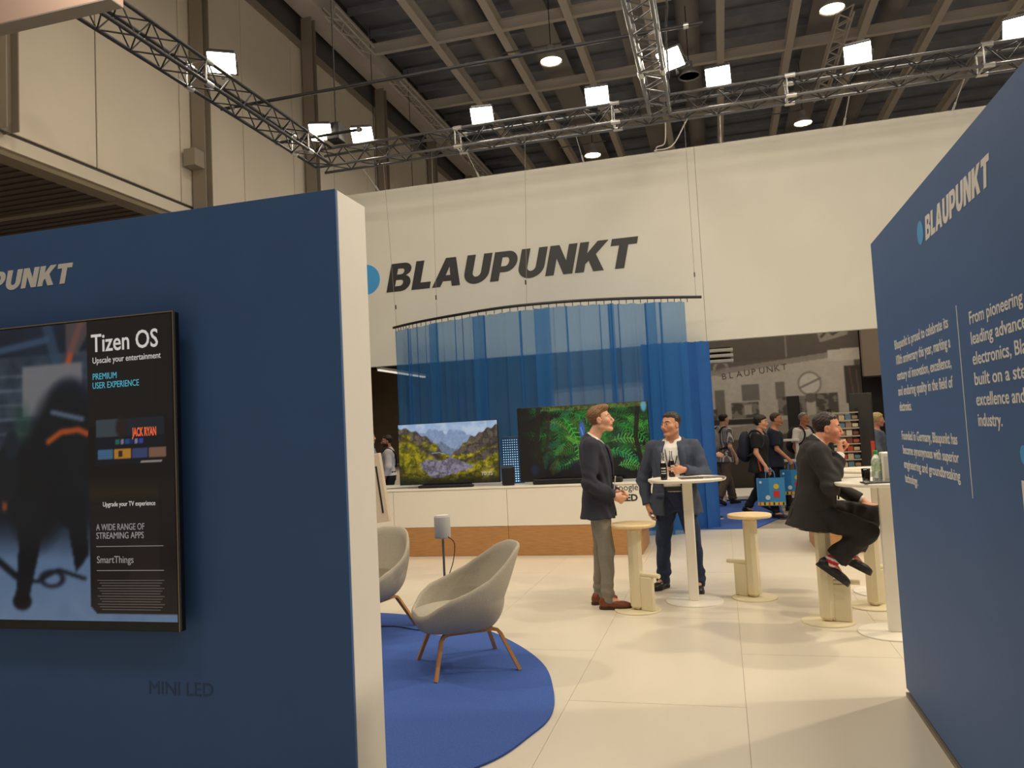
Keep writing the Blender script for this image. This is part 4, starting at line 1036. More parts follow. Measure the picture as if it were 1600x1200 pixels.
# ------------------------------------------------------------------ bar tables and stools
def bar_table(x, y, label, rz=0):
    e = empty('bar_table', (x, y, 0), rz, label, 'table')
    MB().lathe([(.335, 1.072), (.343, 1.078), (.345, 1.09), (.343, 1.098), (.335, 1.10)], n=56).build('tabletop', M_tabletop, e)
    MB().box((0, 0, .54), (.088, .05, 1.066), bev=.008).build('post', M_tabletop, e)
    MB().lathe([(.252, 0), (.254, .006), (.250, .010)], n=48).build('foot_plate', M_tabletop, e)
    return e
bar_table(-.337, 7.20, 'white round bar table between the two standing people, with bottles on it')
bar_table(1.115, 6.22, 'white round bar table partly hidden by the right blue wall')
bar_table(1.30, 7.62, 'white round bar table further back behind the seated person')
def stool(x, y, ang, label):
    e = empty('bar_stool', (x, y, 0), ang, label, 'stool', 'cream bar stools with birch seats')
    MB().lathe([(.186, .716), (.192, .722), (.194, .732), (.192, .742), (.186, .746)], n=44).build('seat', M_seatwood, e)
    MB().box((0, 0, .364), (.112, .112, .705), bev=.03).build('post', M_cream, e)
    MB().box((.112, 0, .153), (.125, .045, .286), bev=.006).build('fin', M_cream, e)
    MB().tube([(.03, .0, .312), (.245, .0, .312)], .020, 12).build('footrest', M_cream, e)
    MB().lathe([(.200, 0), (.202, .006), (.198, .011)], n=44).build('foot_plate', M_cream, e)
    return e
stool(-.80, 6.84, math.radians(-32), 'cream bar stool in front of the man in grey trousers')
stool(.185, 7.36, math.radians(152), 'cream bar stool standing free in the middle of the floor')
stool(.70, 6.52, math.radians(-14), 'cream bar stool carrying the seated person')
stool(1.13, 7.06, math.radians(40), 'cream bar stool behind the shoes of the seated person')

# things on the tables
M_glass = mat('clear_glass', (0.85, .9, .88), 0.05, trans=1.0); M_cola = mat('dark_cola_glass', (0.012, .006, .004), .08)
def cola(x, y, z, label, rz):
    e = empty('cola_bottle', (x, y, z), rz, label, 'bottle', 'dark cola bottles on the bar table')
    MB().lathe([(.024, 0), (.029, .004), (.030, .02), (.030, .125), (.027, .142)], n=22).build('body', M_cola, e)
    MB().lathe([(.027, .142), (.018, .165), (.013, .185), (.0125, .225), (.0145, .228), (.0145, .238), (.012, .24)], n=22).build('neck', M_glass, e)
    lb = MB(); n = 14
    V = [(.0306*math.cos(a), .0306*math.sin(a), z_) for z_ in (.04, .12) for a in [-.9-PI/2+1.8*k/n for k in range(n+1)]]
    lb.add(V, [(k, k+1, n+2+k, n+1+k) for k in range(n)], True); lb.build('label', M_black, e)
    for j, zz in enumerate((.055, .075, .098)):
        V = [(.0309*math.cos(a), .0309*math.sin(a), z_) for z_ in (zz, zz+.007+.003*(j == 2)) for a in [-.7-PI/2+1.4*k/n for k in range(n+1)]]
        MB().add(V, [(k, k+1, n+2+k, n+1+k) for k in range(n)], True).build('label_print', M_letter_white, e)
    return e
cola(-.522, 7.01, 1.10, 'dark cola bottle standing free at the left edge of the bar table', 0)
cola(-.475, 7.375, 1.10, 'dark cola bottle held by the man in the blue-grey jacket', .5)
o = empty('brochure', (-.20, 7.13, 1.1005), .2, 'dark open brochure lying on the bar table beside the bottles', 'brochure')
MB().box((-.1, 0, .003), (.19, .22, .005), bev=.001).build('page', mat('brochure_dark', srgb(92, 84, 78), .4, var=.4, nscale=25), o); MB().box((.1, 0, .003), (.19, .22, .005), bev=.001).build('page', mat('brochure_grey', srgb(122, 116, 108), .4, var=.4, nscale=20), o)
o = empty('water_bottle', (1.055, 6.10, 1.10), 0, 'plastic water bottle with a green cap and green label', 'bottle')
MB().lathe([(.028, 0), (.032, .006), (.031, .03), (.033, .06), (.033, .15), (.024, .18), (.013, .195), (.013, .205)], n=22).build('body', mat('pet_plastic', (.75, .85, .80), .1, trans=.7), o)
MB().lathe([(.0336, .075), (.0336, .14)], n=22).build('label', mat('green_label', srgb(178, 200, 160), .5, var=.5, nscale=40), o); MB().lathe([(.016, .197), (.016, .222), (.014, .224)], n=18).build('cap', mat('green_cap', srgb(44, 140, 62), .4), o)
o = empty('napkin_box', (1.115, 6.10, 1.10), 0, 'tall white dispenser box next to the green-capped bottle', 'dispenser')
MB().box((0, 0, .105), (.06, .10, .21), bev=.008).build('body', M_tabletop, o); MB().box((0, -.051, .1), (.03, .003, .16)).build('opening', mat('pale_grey', srgb(200, 196, 188), .6), o)
o = empty('tablet', (1.04, 5.98, 1.1005), .1, 'dark tablet lying on the right bar table', 'tablet')
MB().box((0, 0, .005), (.22, .12, .008), bev=.003).build('body', M_black, o); MB().box((0, 0, .0095), (.20, .105, .001)).build('glass', mat('grey_screen', srgb(110, 104, 98), .2), o)
o = empty('drinking_glass', (.985, 6.12, 1.10), 0, 'small clear glass on the right bar table', 'glass')
MB().lathe([(.022, .0), (.026, .004), (.031, .095), (.029, .095), (.024, .01), (.0, .008)], n=22).build('glass_body', M_glass, o)
o = empty('paper_sheet', (1.16, 7.5, 1.1005), .3, 'sheet of printed paper on the farther bar table', 'paper')
MB().box((0, 0, .001), (.21, .15, .0016)).build('sheet', mat('paper_print', srgb(214, 190, 150), .7, var=.2, nscale=20), o)
# ------------------------------------------------------------------ people
def A(*v): return np.array(v, float)
def nrm(v): v = np.asarray(v, float); return v/np.linalg.norm(v)
def rotm(yaw=0, pitch=0, roll=0):
    """columns forward, left, up; yaw to the left, pitch up, roll to the right shoulder"""
    cy, sy, cp, sp_, cr, sr = math.cos(yaw), math.sin(yaw), math.cos(pitch), math.sin(pitch), math.cos(roll), math.sin(roll)
    Rz = A([cy, -sy, 0], [sy, cy, 0], [0, 0, 1]); Ry = A([cp, 0, -sp_], [0, 1, 0], [sp_, 0, cp]); Rx = A([1, 0, 0], [0, cr, sr], [0, -sr, cr])
    return Rz @ Ry @ Rx
def capf(F, p, q, r1, r2, k=.02):
    """limb tube with a flat far end (cuff, hem)"""
    p = A(*p); q = A(*q); m = max(r1, r2)+k+4*F.h; b = F.sub(np.minimum(p, q)-m, np.maximum(p, q)+m)
    if b is None: return
    sl, X, Y, Z = b; d = q-p; L = np.linalg.norm(d); d = d/L
    t0 = (X-p[0])*d[0]+(Y-p[1])*d[1]+(Z-p[2])*d[2]; t = np.clip(t0, 0, L*2)
    D = np.sqrt(np.maximum((X-p[0]-t*d[0])**2+(Y-p[1]-t*d[1])**2+(Z-p[2]-t*d[2])**2, 0))-(r1+(r2-r1)*np.clip(t/L, 0, 1))
    F.comb(sl, np.maximum(D, t0-L).astype(np.float32), k, 'u')

BODY = A([-.13, -.01, .075, .12], [-.06, -.015, .112, .160], [.03, -.012, .120, .168], [.12, -.004, .110, .155], [.22, 0, .106, .148], [.32, 0, .116, .160], [.42, -.006, .122, .170], [.50, -.014, .104, .160], [.545, -.022, .080, .125], [.585, -.026, .055, .070])
def girth(rows, s, g=1.0, belly=0.0):
    R = rows.copy(); R[:, 0] *= s; R[:, 1:] *= s; R[:, 2:] *= g
    w = np.exp(-((R[:, 0]/s-.16)/.13)**2); R[:, 1] += belly*.5*w; R[:, 2] += belly*.6*w; R[:, 3] += belly*.35*w
    return R
def head_prims(F, C, M, s=1.0, jaw=1.0, fat=0.0):
    P_ = lambda x, y, z: C+M @ (A(x, y, z)*s)
    e = lambda c, r, k=.02, op='u': F.ell(P_(*c), A(*r)*s, M, k*s, op)
    c2 = lambda a, b, r1, r2=None, k=.015, op='u': F.cap(P_(*a), P_(*b), r1*s, None if r2 is None else r2*s, k*s, op)
    e((-.014, 0, .038), (.098, .077, .088), 0)
    e((.022, 0, -.025), (.070, .064+fat, .082), .03)
    for sg in (-1, 1):
        c2((-.012, sg*(.052+fat), -.062), (.062, sg*.022*jaw, -.100), .020+fat*.5, .018)
        e((.058, sg*.043, -.022), (.026, .024+fat, .024), .025)
        c2((.082, sg*.010, .026), (.066, sg*.046, .028), .012, .010, .015)
        e((-.008, sg*(.079), -.008), (.021, .009, .032), .008); e((-.003, sg*.088, -.006), (.011, .006, .019), .004, 's')
        e((.094, sg*.032, .006), (.014, .017, .011), .012, 's')
        e((.080, sg*.032, .005), (.0135, .0155, .0125), .004)
        e((.103, sg*.011, -.036), (.010, .009, .008), .006)
    e((.076, 0, -.100), (.022, .024, .019), .02)
    c2((.090, 0, .014), (.113, 0, -.026), .0075, .0105, .012); e((.113, 0, -.031), (.0115, .012, .0095), .006)
    e((.082, 0, -.055), (.020, .030, .022), .015)
    c2((.096, -.016, -.060), (.096, .016, -.060), .0062, None, .006); c2((.095, -.014, -.072), (.095, .014, -.072), .0070, None, .006)
    c2((.103, -.020, -.0655), (.103, .020, -.0655), .0030, None, .003, 's')
    return P_
def head_cols(pts, C, M, s, skin, hair, col, stubble=0.0):
    q = (pts-C) @ M/s
    def blend(mask, c, a=1.0):
        m = np.clip(mask, 0, 1)[:, None]*a; col[:] = col*(1-m)+np.array(c)*m
    hd = (np.abs(q[:, 0]) < .14)&(np.abs(q[:, 1]) < .11)&(np.abs(q[:, 2]) < .15)
    for sg in (-1, 1):
        t = np.clip((q[:, 1]*sg-.014)/.034, 0, 1); d = np.hypot(q[:, 2]-(.0285+.006*np.sin(t*PI)), (q[:, 1]*sg-(.014+.034*t)))
        blend((d < .0058)&hd&(q[:, 0] > .05), hair, .85)
        d = np.sqrt(((q[:, 1]*sg-.032)/.014)**2+((q[:, 2]-.005)/.0048)**2); blend((d < 1)&hd&(q[:, 0] > .07), (.86, .84, .82), .9)
        d = np.hypot(q[:, 1]*sg-.032, q[:, 2]-.006); blend((d < .0062)&hd&(q[:, 0] > .07), (.10, .09, .09), 1)
        blend((np.abs(q[:, 2]-.0108) < .0028)&(np.abs(q[:, 1]*sg-.032) < .016)&hd&(q[:, 0] > .07), [c*.45 for c in skin], .9)
        blend(np.exp(-((q[:, 0]-.07)**2+(q[:, 1]*sg-.045)**2+(q[:, 2]+.03)**2)/.0006)*hd, (skin[0], skin[1]*.78, skin[2]*.72), .45)
    lip = ((q[:, 2]+.066)/.013)**2+(q[:, 1]/.026)**2 < 1; blend(lip&hd&(q[:, 0] > .082), (skin[0]*.80, skin[1]*.56, skin[2]*.52), .7)
    blend((np.abs(q[:, 2]+.0655) < .0022)&(np.abs(q[:, 1]) < .022)&hd&(q[:, 0] > .085), (skin[0]*.4, skin[1]*.25, skin[2]*.22), .8)
    if stubble: blend(((q[:, 2] < -.045)&(q[:, 2] > -.125)&(q[:, 0] > -.02)&hd&~lip).astype(float), hair, stubble)
def hair_mesh(C, M, s, m, style, h):
    F = Field(C-.17*s, C+.17*s, h)
    P_ = lambda x, y, z: C+M @ (A(x, y, z)*s)
    F.ell(P_(-.014, 0, .038), A(.098, .077, .088)*s, M, 0); F.ell(P_(.022, 0, -.025), A(.070, .064, .082)*s, M, .03*s)
    if style.get('quiff'): F.ell(P_(.050, 0, .100), A(.045, .052, .026)*s, M, .03*s)
    if style.get('full'): F.ell(P_(-.03, 0, .03), A(.098, .084, .088)*s, M, .03*s)
    th = style.get('th', .010); hl = style.get('line', .030); nape = style.get('nape', -.062); side = style.get('side', .018); tmp = style.get('temple', 0); amp = style.get('amp', .0016)
    i0 = F.a.copy()
    def f(X, Y, Z):
        X = X-C[0]; Y = Y-C[1]; Z = Z-C[2]
        x, y, z = ((M[0, i]*X+M[1, i]*Y+M[2, i]*Z)/s for i in range(3))
        a = (hl+.45*x-z)/1.1+tmp*np.clip(np.abs(y)-.035, 0, .03)*(x > 0)
        b = np.maximum(x+.022, nape-z); c = np.maximum(np.maximum(x-side, -.016-z), .05-np.abs(y))
        k = np.minimum(np.minimum(a, b), c)+.0022*np.sin(260*y+90*x+40*np.sin(60*z))+.0016*np.sin(420*x+200*z)
        w = np.clip((z-.01)/.05, .35, 1)
        return np.maximum(i0-th*s*w*np.clip(-k/.022, .18, 1), k*s)
    F.a[:] = 1; F.fn(f)
    def nz(X, Y, Z): return (amp*np.sin(330*Y+120*X+60*np.sin(50*Z))+amp*.8*np.sin(210*X-260*Z+30*Y))
    return F.mesh('hair', m, None, nz)
def hand_prims(F, W, fx, ty, n, curl=(.5, .6, .4), s=1.0, thumb=.3, var=.08, r=1.0):
    fx, ty, n = nrm(fx), nrm(ty), nrm(n); ty = nrm(ty-fx*(ty@fx)); n = nrm(n-fx*(n@fx)-ty*(n@ty))
    off = (.029, .010, -.009, -.027); W = np.array(W, float)
    LEN = ((.042, .026, .020), (.047, .030, .021), (.043, .027, .020), (.034, .020, .017))
    F.cap(W-fx*.02*s, W+fx*.03*s, .025*s*r, .024*s*r, .012)
    for i in range(4):
        K = W+fx*(.090-.006*(i == 3)-.003*(i == 0))*s+ty*off[i]*s
        F.cap(W+fx*.02*s+ty*off[i]*.65*s, K, .0145*s*r, .0118*s*r, .014*s)
        a = 0; p = K
        for j in range(3):
            a += curl[j]*(1+var*(i-1)); d = nrm(fx*math.cos(a)+n*math.sin(a)+ty*off[i]*1.6*math.cos(a))
            q = p+d*LEN[i][j]*s; rr_ = (.0100, .0090, .0082, .0074)
            F.cap(p, q, rr_[j]*s*r*(.9 if i == 3 else 1), rr_[j+1]*s*r*(.9 if i == 3 else 1), .003); p = q
    b = W+fx*.026*s+ty*.026*s+n*.006*s
    d1 = nrm(fx*.62+ty*(.70-.5*thumb)+n*(.25+.6*thumb)); d2 = nrm(fx*.85+ty*(.30-.5*thumb)+n*(.25+.75*thumb)); d3 = nrm(fx*.9+ty*(.1-.7*thumb)+n*(.2+.8*thumb))
    p1 = b+d1*.044*s; p2 = p1+d2*.034*s; p3 = p2+d3*.026*s
    F.cap(b, p1, .0165*s*r, .0122*s*r, .014*s); F.cap(p1, p2, .0118*s*r, .0105*s*r, .004); F.cap(p2, p3, .0104*s*r, .0086*s*r, .004)
WR = lambda a: (lambda X, Y, Z: a*np.sin(26*Z+8*np.sin(9*X+7*Y)+5*Y)+a*.7*np.sin(38*(Z*.7+X*.6)+6*np.sin(14*Y)))

def person(loc, heading, label, J, sex=1, skin=(.86, .66, .54), hairc=(.25, .17, .11), hstyle={}, vox=.0055, s=1.0, g=1.0, belly=0.0, top=None, under=None, legs=None, shoes=None, stubble=0.0, jaw=1.0, fat=0.0, group=None, name='person'):
    """J: joints in local metres (facing +X, left +Y). top: dict(kind jacket|tee|shirt, mat...). parts become children"""
    root = empty(name, loc, heading, label, 'person', group)
    j = {k: (A(*v) if isinstance(v, tuple) and len(v) == 3 else v) for k, v in J.items()}
    TM, T0 = j.get('TM', rotm()), j['pelvis']
    tp = lambda x, y, z: T0+TM @ A(x, y, z)
    for sd, sg in (('L', 1), ('R', -1)):
        j.setdefault('sh'+sd, tp(-.015, sg*.178*s*g, .495*s)); j.setdefault('hip'+sd, T0+A(0, sg*.088*s, -.01))
    neck = j.get('neck', tp(-.022, 0, .55*s)); HC, HM = j['head'], j.get('HM', rotm())
    allp = [v for k, v in j.items() if isinstance(v, np.ndarray) and v.shape == (3,)]+[HC+.16, HC-.16]
    lo, hi = np.min(allp, 0)-.27, np.max(allp, 0)+.27; lo[2] = min(lo[2], 0.0)-.02 if lo[2] < .2 else lo[2]
    rows = girth(BODY, s, g, belly)
    # --- the body, one skin
    F = Field(lo, hi, vox)
    bare = bool(top) and top['kind'] != 'jacket' and top.get('sleeve', 1) < 1.2; bf = 1.0 if bare else .84
    F.prof(rows, T0, TM, -.007*s, 0)
    F.cap(neck, HC+HM @ A(-.02, 0, -.05)*s, (.062+fat)*s, (.054+fat)*s, .03)
    for sd, sg in (('L', 1), ('R', -1)):
        sh, el, wr, hp, kn, an = (j[k+sd] for k in ('sh', 'el', 'wr', 'hip', 'kn', 'an'))
        F.cap(neck+TM @ A(0, sg*.03, -.02), sh, .05*s, .052*s, .04); F.cap(sh, el, .050*s*g*bf, .041*s*bf, .03); F.cap(el, wr, .042*s*bf, .0265*s, .02)
        hd = j['hand'+sd]; hand_prims(F, wr, hd['fx'], hd['ty'], hd['n'], hd.get('curl', (.35, .45, .3)), s*hd.get('s', 1.0), hd.get('thumb', .3))
        F.cap(hp, kn, .076*s*g, .052*s, .04); F.cap(kn, an, .051*s, .034*s, .03)
        ft = j['ft'+sd]; F.cap(an, an+nrm(ft[0])*.09*s-nrm(ft[1])*.035*s, .036*s, .03*s, .02)
    head_prims(F, HC, HM, s, jaw, fat)
    skin_a = np.array(skin)
    def col(p):
        c = np.tile(skin_a, (len(p), 1)); head_cols(p, HC, HM, s, skin, hairc, c, stubble); return c
    link('body', F.mesh('body', mat_attr('skin', .5, spec=.3), col), root)
    if hstyle is not None:
        hm = mat('hair_%d_%d_%d' % tuple(int(c*255) for c in hairc), srgb(*[c*255 for c in hairc]), .55, var=.25, nscale=60)
        link('hair', hair_mesh(HC, HM, s, hm, hstyle, vox*.8), root)
    # --- clothes
    def sleeves(F, r, upto=1.0, k=.03):
        for sd, sg in (('L', 1), ('R', -1)):
            sh, el, wr = j['sh'+sd], j['el'+sd], j['wr'+sd]
            F.cap(neck+TM @ A(-.01, sg*.05*s, -.035*s), sh+TM @ A(0, -sg*.01, 0), .050*s+r*.5, .054*s+r, .04)
            if upto <= 1.0: capf(F, sh, sh+(el-sh)*upto, .058*s*g+r, .052*s+r, k)
            else:
                F.cap(sh, el, .056*s*g+r, .047*s+r, k); capf(F, el, el+(wr-el)*(upto-1), .048*s+r, .036*s+r, k)
    hips = T0
    def trousers():
        F = Field(lo, hi, vox*1.15); m = legs['mat']; r = legs.get('r', .012)
        R2 = rows[rows[:, 0] < .14*s]; F.prof(R2, T0, TM, r+.002, 0)
        for sd, sg in (('L', 1), ('R', -1)):
            hp, kn, an = (j[k+sd] for k in ('hip', 'kn', 'an'))
            F.cap(hp+A(0, 0, .0), kn, .088*s*g+r, .062*s+r, .03); capf(F, kn, an+(kn-an)*legs.get('hem', .02), .061*s+r, legs.get('cuff', .052)*s+r*.6, .03)
            F.ell(hp+A(-.03, 0, .02), A(.085, .08, .10)*s*g, None, .03)
        F.fn(lambda X, Y, Z: (TM[0, 2]*(X-T0[0])+TM[1, 2]*(Y-T0[1])+TM[2, 2]*(Z-T0[2]))-.11*s, op='i')
        a = legs.get('wr', .0035)
        nz = lambda X, Y, Z: WR(a)(X, Y, Z)+.006*np.exp(-((Z-.14)/.07)**2)*np.sin(75*Z+14*X+6*Y)*legs.get('stack', 1)
        link('trousers', F.mesh('trousers', m, None, nz), root)
        if legs.get('belt'):
            b = girth(A([.075, -.006, .121, .168], [.105, -.004, .118, .164]), s, g, belly); F2 = Field(T0-.35, T0+.35, vox); F2.prof(b, T0, TM, r+.006, 0); link('belt', F2.mesh('belt', legs['belt']), root)
    def ring_collar(F, r, z0, z1, k=.01):
        d = HC+HM @ A(-.02, 0, -.05)*s-neck; F.cap(neck-d*.05, neck+d*.50, (.066+fat)*s+r, (.060+fat)*s+r, k)
    def shirt(o, kname, inf):
        F = Field(lo, hi, vox*1.15); R2 = rows[(rows[:, 0] > -.2)]
        if o.get('hem', None) is not None and o.get('kind') != 'tee':
            R2 = np.vstack([A(o['hem']*s, -.005, .13*s*g+belly*.3, .172*s*g+belly*.2), R2[R2[:, 0] > max(o['hem']*s+.05, -.02)]])
        elif o.get('hem', None) is not None:
            R2 = np.vstack([A(o['hem']*s, -.008, .145*s*g+belly*.3, .192*s*g+belly*.2), A(max(o['hem'], -.06)*s+.02, -.008, .138*s*g+belly*.4, .186*s*g+belly*.25), R2[R2[:, 0] > max(o['hem']*s+.06, .06)]])
        F.prof(R2, T0, TM, inf, 0)
        sleeves(F, inf+.004, o.get('sleeve', .55))
        if o.get('collar'): ring_collar(F, .006, 0, 0)
        hem = o.get('hem', -.02)*s
        F.fn(lambda X, Y, Z: hem-(TM[0, 2]*(X-T0[0])+TM[1, 2]*(Y-T0[1])+TM[2, 2]*(Z-T0[2])), op='i')
        # neckline: cut back to the neck, open a notch at the throat
        u = nrm(HC+HM @ A(.012, 0, -.05)*s-neck); top_ = neck+u*(.050 if o.get('collar') else .012)*s
        F.fn(lambda X, Y, Z: (X-top_[0])*u[0]+(Y-top_[1])*u[1]+(Z-top_[2])*u[2], op='i')
        if o.get('collar'):
            c0 = neck+TM @ A(.085, 0, .045)*s; F.cap(c0, neck+TM @ A(.085, 0, -.075)*s, .034*s, .006*s, .004, 's')
            for sg in (-1, 1):
                F.cap(neck+TM @ A(.048, sg*.040, .030)*s, neck+TM @ A(.074, sg*.046, -.030)*s, .013*s, .006*s, .006)
        mcol = o['mat']; cf = o.get('col')
        me = F.mesh(kname, mcol, (lambda p: cf((p-T0) @ TM)) if cf else None, WR(o.get('wr', .0025))); return link(kname, me, root)
    def jacket(o):
        F = Field(lo, hi, vox*1.15); inf = .022; hem = o.get('hem', -.17)*s; op = o.get('open', .012); fl = o.get('flare', 1.0)
        R2 = np.vstack([A(hem, o.get('hx', -.004), (.150+.012*fl)*s*g+belly*.45-inf, (.196+.012*fl)*s*g+belly*.3-inf), A(-.02*s, o.get('hx', -.004)*.6, .146*s*g+belly*.5-inf, .194*s*g+belly*.3-inf), rows[rows[:, 0] > .08*s]])
        F.prof(R2, T0, TM, inf, 0, pw=2.5)
        sleeves(F, .016, o.get('sleeve', 1.93)); 
        u = nrm(HC+HM @ A(0, 0, -.05)*s-neck); c0 = neck+A(0, 0, .008)
        ring = .014
        F.cap(neck-u*.02*s, neck+u*.030*s-TM @ A(.018, 0, 0)*s, (.070+fat)*s+ring, (.062+fat)*s+ring, .012)
        zb = o.get('button', .17)*s; zt = .55*s
        def vcut(X, Y, Z):
            X = X-T0[0]; Y = Y-T0[1]; Z = Z-T0[2]; x, y, z = (TM[0, i]*X+TM[1, i]*Y+TM[2, i]*Z for i in range(3))
            if o.get('wide'): w = np.interp(z, [hem, -.02*s, .10*s, .30*s, .46*s, zt, zt+.1*s], [o['wide']*1.25, o['wide']*1.1, o['wide'], o['wide'], o['wide']*.95, .060*s, .09*s])
            else: w = np.interp(z, [hem, zb-.10*s, zb-.01, zb+.02, zt-.06*s, zt, zt+.1*s], [.055*s, .006, -.02, .0, .055*s, .066*s, .10*s])
            return np.maximum(np.abs(y-o.get('yoff', 0))-w, .02*s-x)*.8
        F.fn(vcut, op='s')
        F.fn(lambda X, Y, Z: hem-(TM[0, 2]*(X-T0[0])+TM[1, 2]*(Y-T0[1])+TM[2, 2]*(Z-T0[2])), op='i')
        F.fn(lambda X, Y, Z: (X-c0[0])*u[0]+(Y-c0[1])*u[1]+(Z-c0[2])*u[2]-.035*s, op='i')
        # clear the neck
        F.cap(neck-u*.02, neck+u*.10, .066*s+fat, .066*s+fat, 0, 's')
        if o.get('vent'):
            v0, v1 = tp(-.16*s*g, o['vent'], hem-.02), tp(-.155*s*g, o['vent'], hem+.17*s); F.cap(v0, v1, .011, .004, .004, 's')
        a = o.get('wr', .0035)
        def nz(X, Y, Z):
            w = WR(a)(X, Y, Z)
            for sd in 'LR':
                e_ = j['el'+sd]; d2 = (X-e_[0])**2+(Y-e_[1])**2+(Z-e_[2])**2
                w = w+.006*np.exp(-d2/.012)*np.sin(70*(Z-e_[2])+40*(X-e_[0])+30*(Y-e_[1]))
            return w
        jk = link('jacket', F.mesh('jacket', o['mat'], None, nz), root)
        # lapels, collar fall, pocket flap, buttons
        def front(y, z, lift=0.006):
            A_ = np.interp(z, R2[:, 0], R2[:, 2])+inf; B_ = np.interp(z, R2[:, 0], R2[:, 3])+inf; cx = np.interp(z, R2[:, 0], R2[:, 1])
            return tp(cx+A_*max(0.05, 1-(min(.98, abs(y)/B_))**2.5)**(1/2.5)+lift, y, z)
        for sg in (-1, 1):
            mb = MB(); V = []; yo = o.get('yoff', 0); W0 = o.get('wide', 0)
            for t in np.linspace(0, 1, 9):
                z = zb+.01+(.50*s-zb)*t
                yi = yo+sg*((W0 if W0 else .055*s*t)+.004); wd = .012+.055*s*min(1, t*1.6)*(1-.25*(t > .85))
                V += [tuple(front(yi, z, .012)), tuple(front(yi+sg*wd*.55, z, .019)), tuple(front(yi+sg*wd, z, .011))]
            Fc = [(i*3+k, i*3+k+1, (i+1)*3+k+1, (i+1)*3+k) for i in range(8) for k in (0, 1)]
            mb.add(V, Fc, True); lp = mb.build('lapel', o['mat'], jk); md = lp.modifiers.new('thick', 'SOLIDIFY'); md.thickness = .005
            z = .055*s; mb = MB(); V = []
            for zz in (z, z-.048*s):
                for y in np.linspace(.075, .155, 6): V.append(tuple(front(sg*y*s*g, zz, .011)))
            mb.add(V, [(k, k+1, 7+k, 6+k) for k in range(5)], True); pf = mb.build('pocket_flap', o['mat'], jk); md = pf.modifiers.new('thick', 'SOLIDIFY'); md.thickness = .006
        for dz in ((0, -.09) if not o.get('wide') else (-.0,)):
            b = front(o.get('yoff', 0)+(o.get('wide', 0)+.012 if o.get('wide') else 0), zb+dz*s-.005, .002); MB().lathe([(.009, -.003), (.009, .003)], b, 10, Matrix.Rotation(PI/2, 3, 'Y')).build('button', M_black, jk)
        return jk
    if legs: trousers()
    if under: shirt(under, 'shirt', .008)
    if top:
        if top['kind'] == 'jacket': jacket(top)
        else: shirt(top, 'shirt', top.get('inf', .016))
    if top and top.get('kind') == 'jacket' and under and under.get('cuffs'):
        for sd in 'LR':
            F = Field(j['wr'+sd]-.12, j['wr'+sd]+.12, vox); d = nrm(j['wr'+sd]-j['el'+sd]); w = j['wr'+sd]; capf(F, w-d*.07, w-d*.004, .040*s, .036*s, 0); link('cuff', F.mesh('cuff', under['mat']), root)
    if shoes:
        for sd in 'LR':
            an = j['an'+sd]; d, u = (nrm(v) for v in j['ft'+sd]); u = nrm(u-d*(u@d)); l = np.cross(u, d); FM = np.stack([d, l, u], 1); O = an-u*.085*s
            q = lambda x, y, z: O+FM @ (A(x, y, z)*s)
            F = Field(O-.30*s, O+.30*s, vox)
            F.ell(q(-.035, 0, .048), A(.044, .037, .05)*s, FM, 0); F.cap(q(-.03, 0, .05), q(.06, 0, .044), .038*s, .040*s, .02); F.ell(q(.09, 0, .036), A(.085, .047, .037)*s, FM, .02); F.ell(q(.148, 0, .031), A(.058, .043, .030)*s, FM, .02)
            F.cap(q(-.02, 0, .06), q(-.016, 0, .098), .042*s, .040*s, .015)
            F.fn(lambda X, Y, Z: .012*s-((X-O[0])*u[0]+(Y-O[1])*u[1]+(Z-O[2])*u[2]), op='i'); F.fn(lambda X, Y, Z: ((X-O[0])*u[0]+(Y-O[1])*u[1]+(Z-O[2])*u[2])-.098*s, op='i')
            sh_ = link('shoe', F.mesh('shoe', shoes['mat']), root)
            ol = [(-.082, 0), (-.072, .026), (-.04, .039), (.0, .038), (.05, .042), (.10, .050), (.15, .047), (.19, .03), (.207, 0)]; ol = ol+[(x, -y) for x, y in ol[-2:0:-1]]
            mb = MB(); n_ = len(ol); V = [tuple(q(x, y, 0)) for x, y in ol]+[tuple(q(x, y, .024)) for x, y in ol]
            mb.add(V, [tuple(range(n_))[::-1], tuple(range(n_, 2*n_))]+[(i, (i+1) % n_, n_+(i+1) % n_, n_+i) for i in range(n_)]); mb.build('sole', shoes.get('sole', M_blackm), sh_)
            if shoes.get('laces'):
                for k in range(4):
                    x, z = .035+.024*k, .084-.0105*k; MB().tube([q(x, -.022, z-.006), q(x+.004, 0, z+.004), q(x, .022, z-.006)], .0035*s, 6).build('lace', shoes['laces'], sh_)
            if shoes.get('sock'):
                F = Field(an-.2, an+.2, vox); kn = j['kn'+sd]; F.cap(an-u*.01, an+(kn-an)*.30, .043*s, .050*s, 0); F.cap(an, an-d*.02, .046*s, .04*s, .02); link('sock', F.mesh('sock', shoes['sock'], shoes.get('sockcol')), root)
    return root
def worn(name, mb, m, loc, rz, label, cat): 
    o = mb.build(name, m); o.location = loc; o.rotation_euler = (0, 0, rz); return tag(o, label, cat)
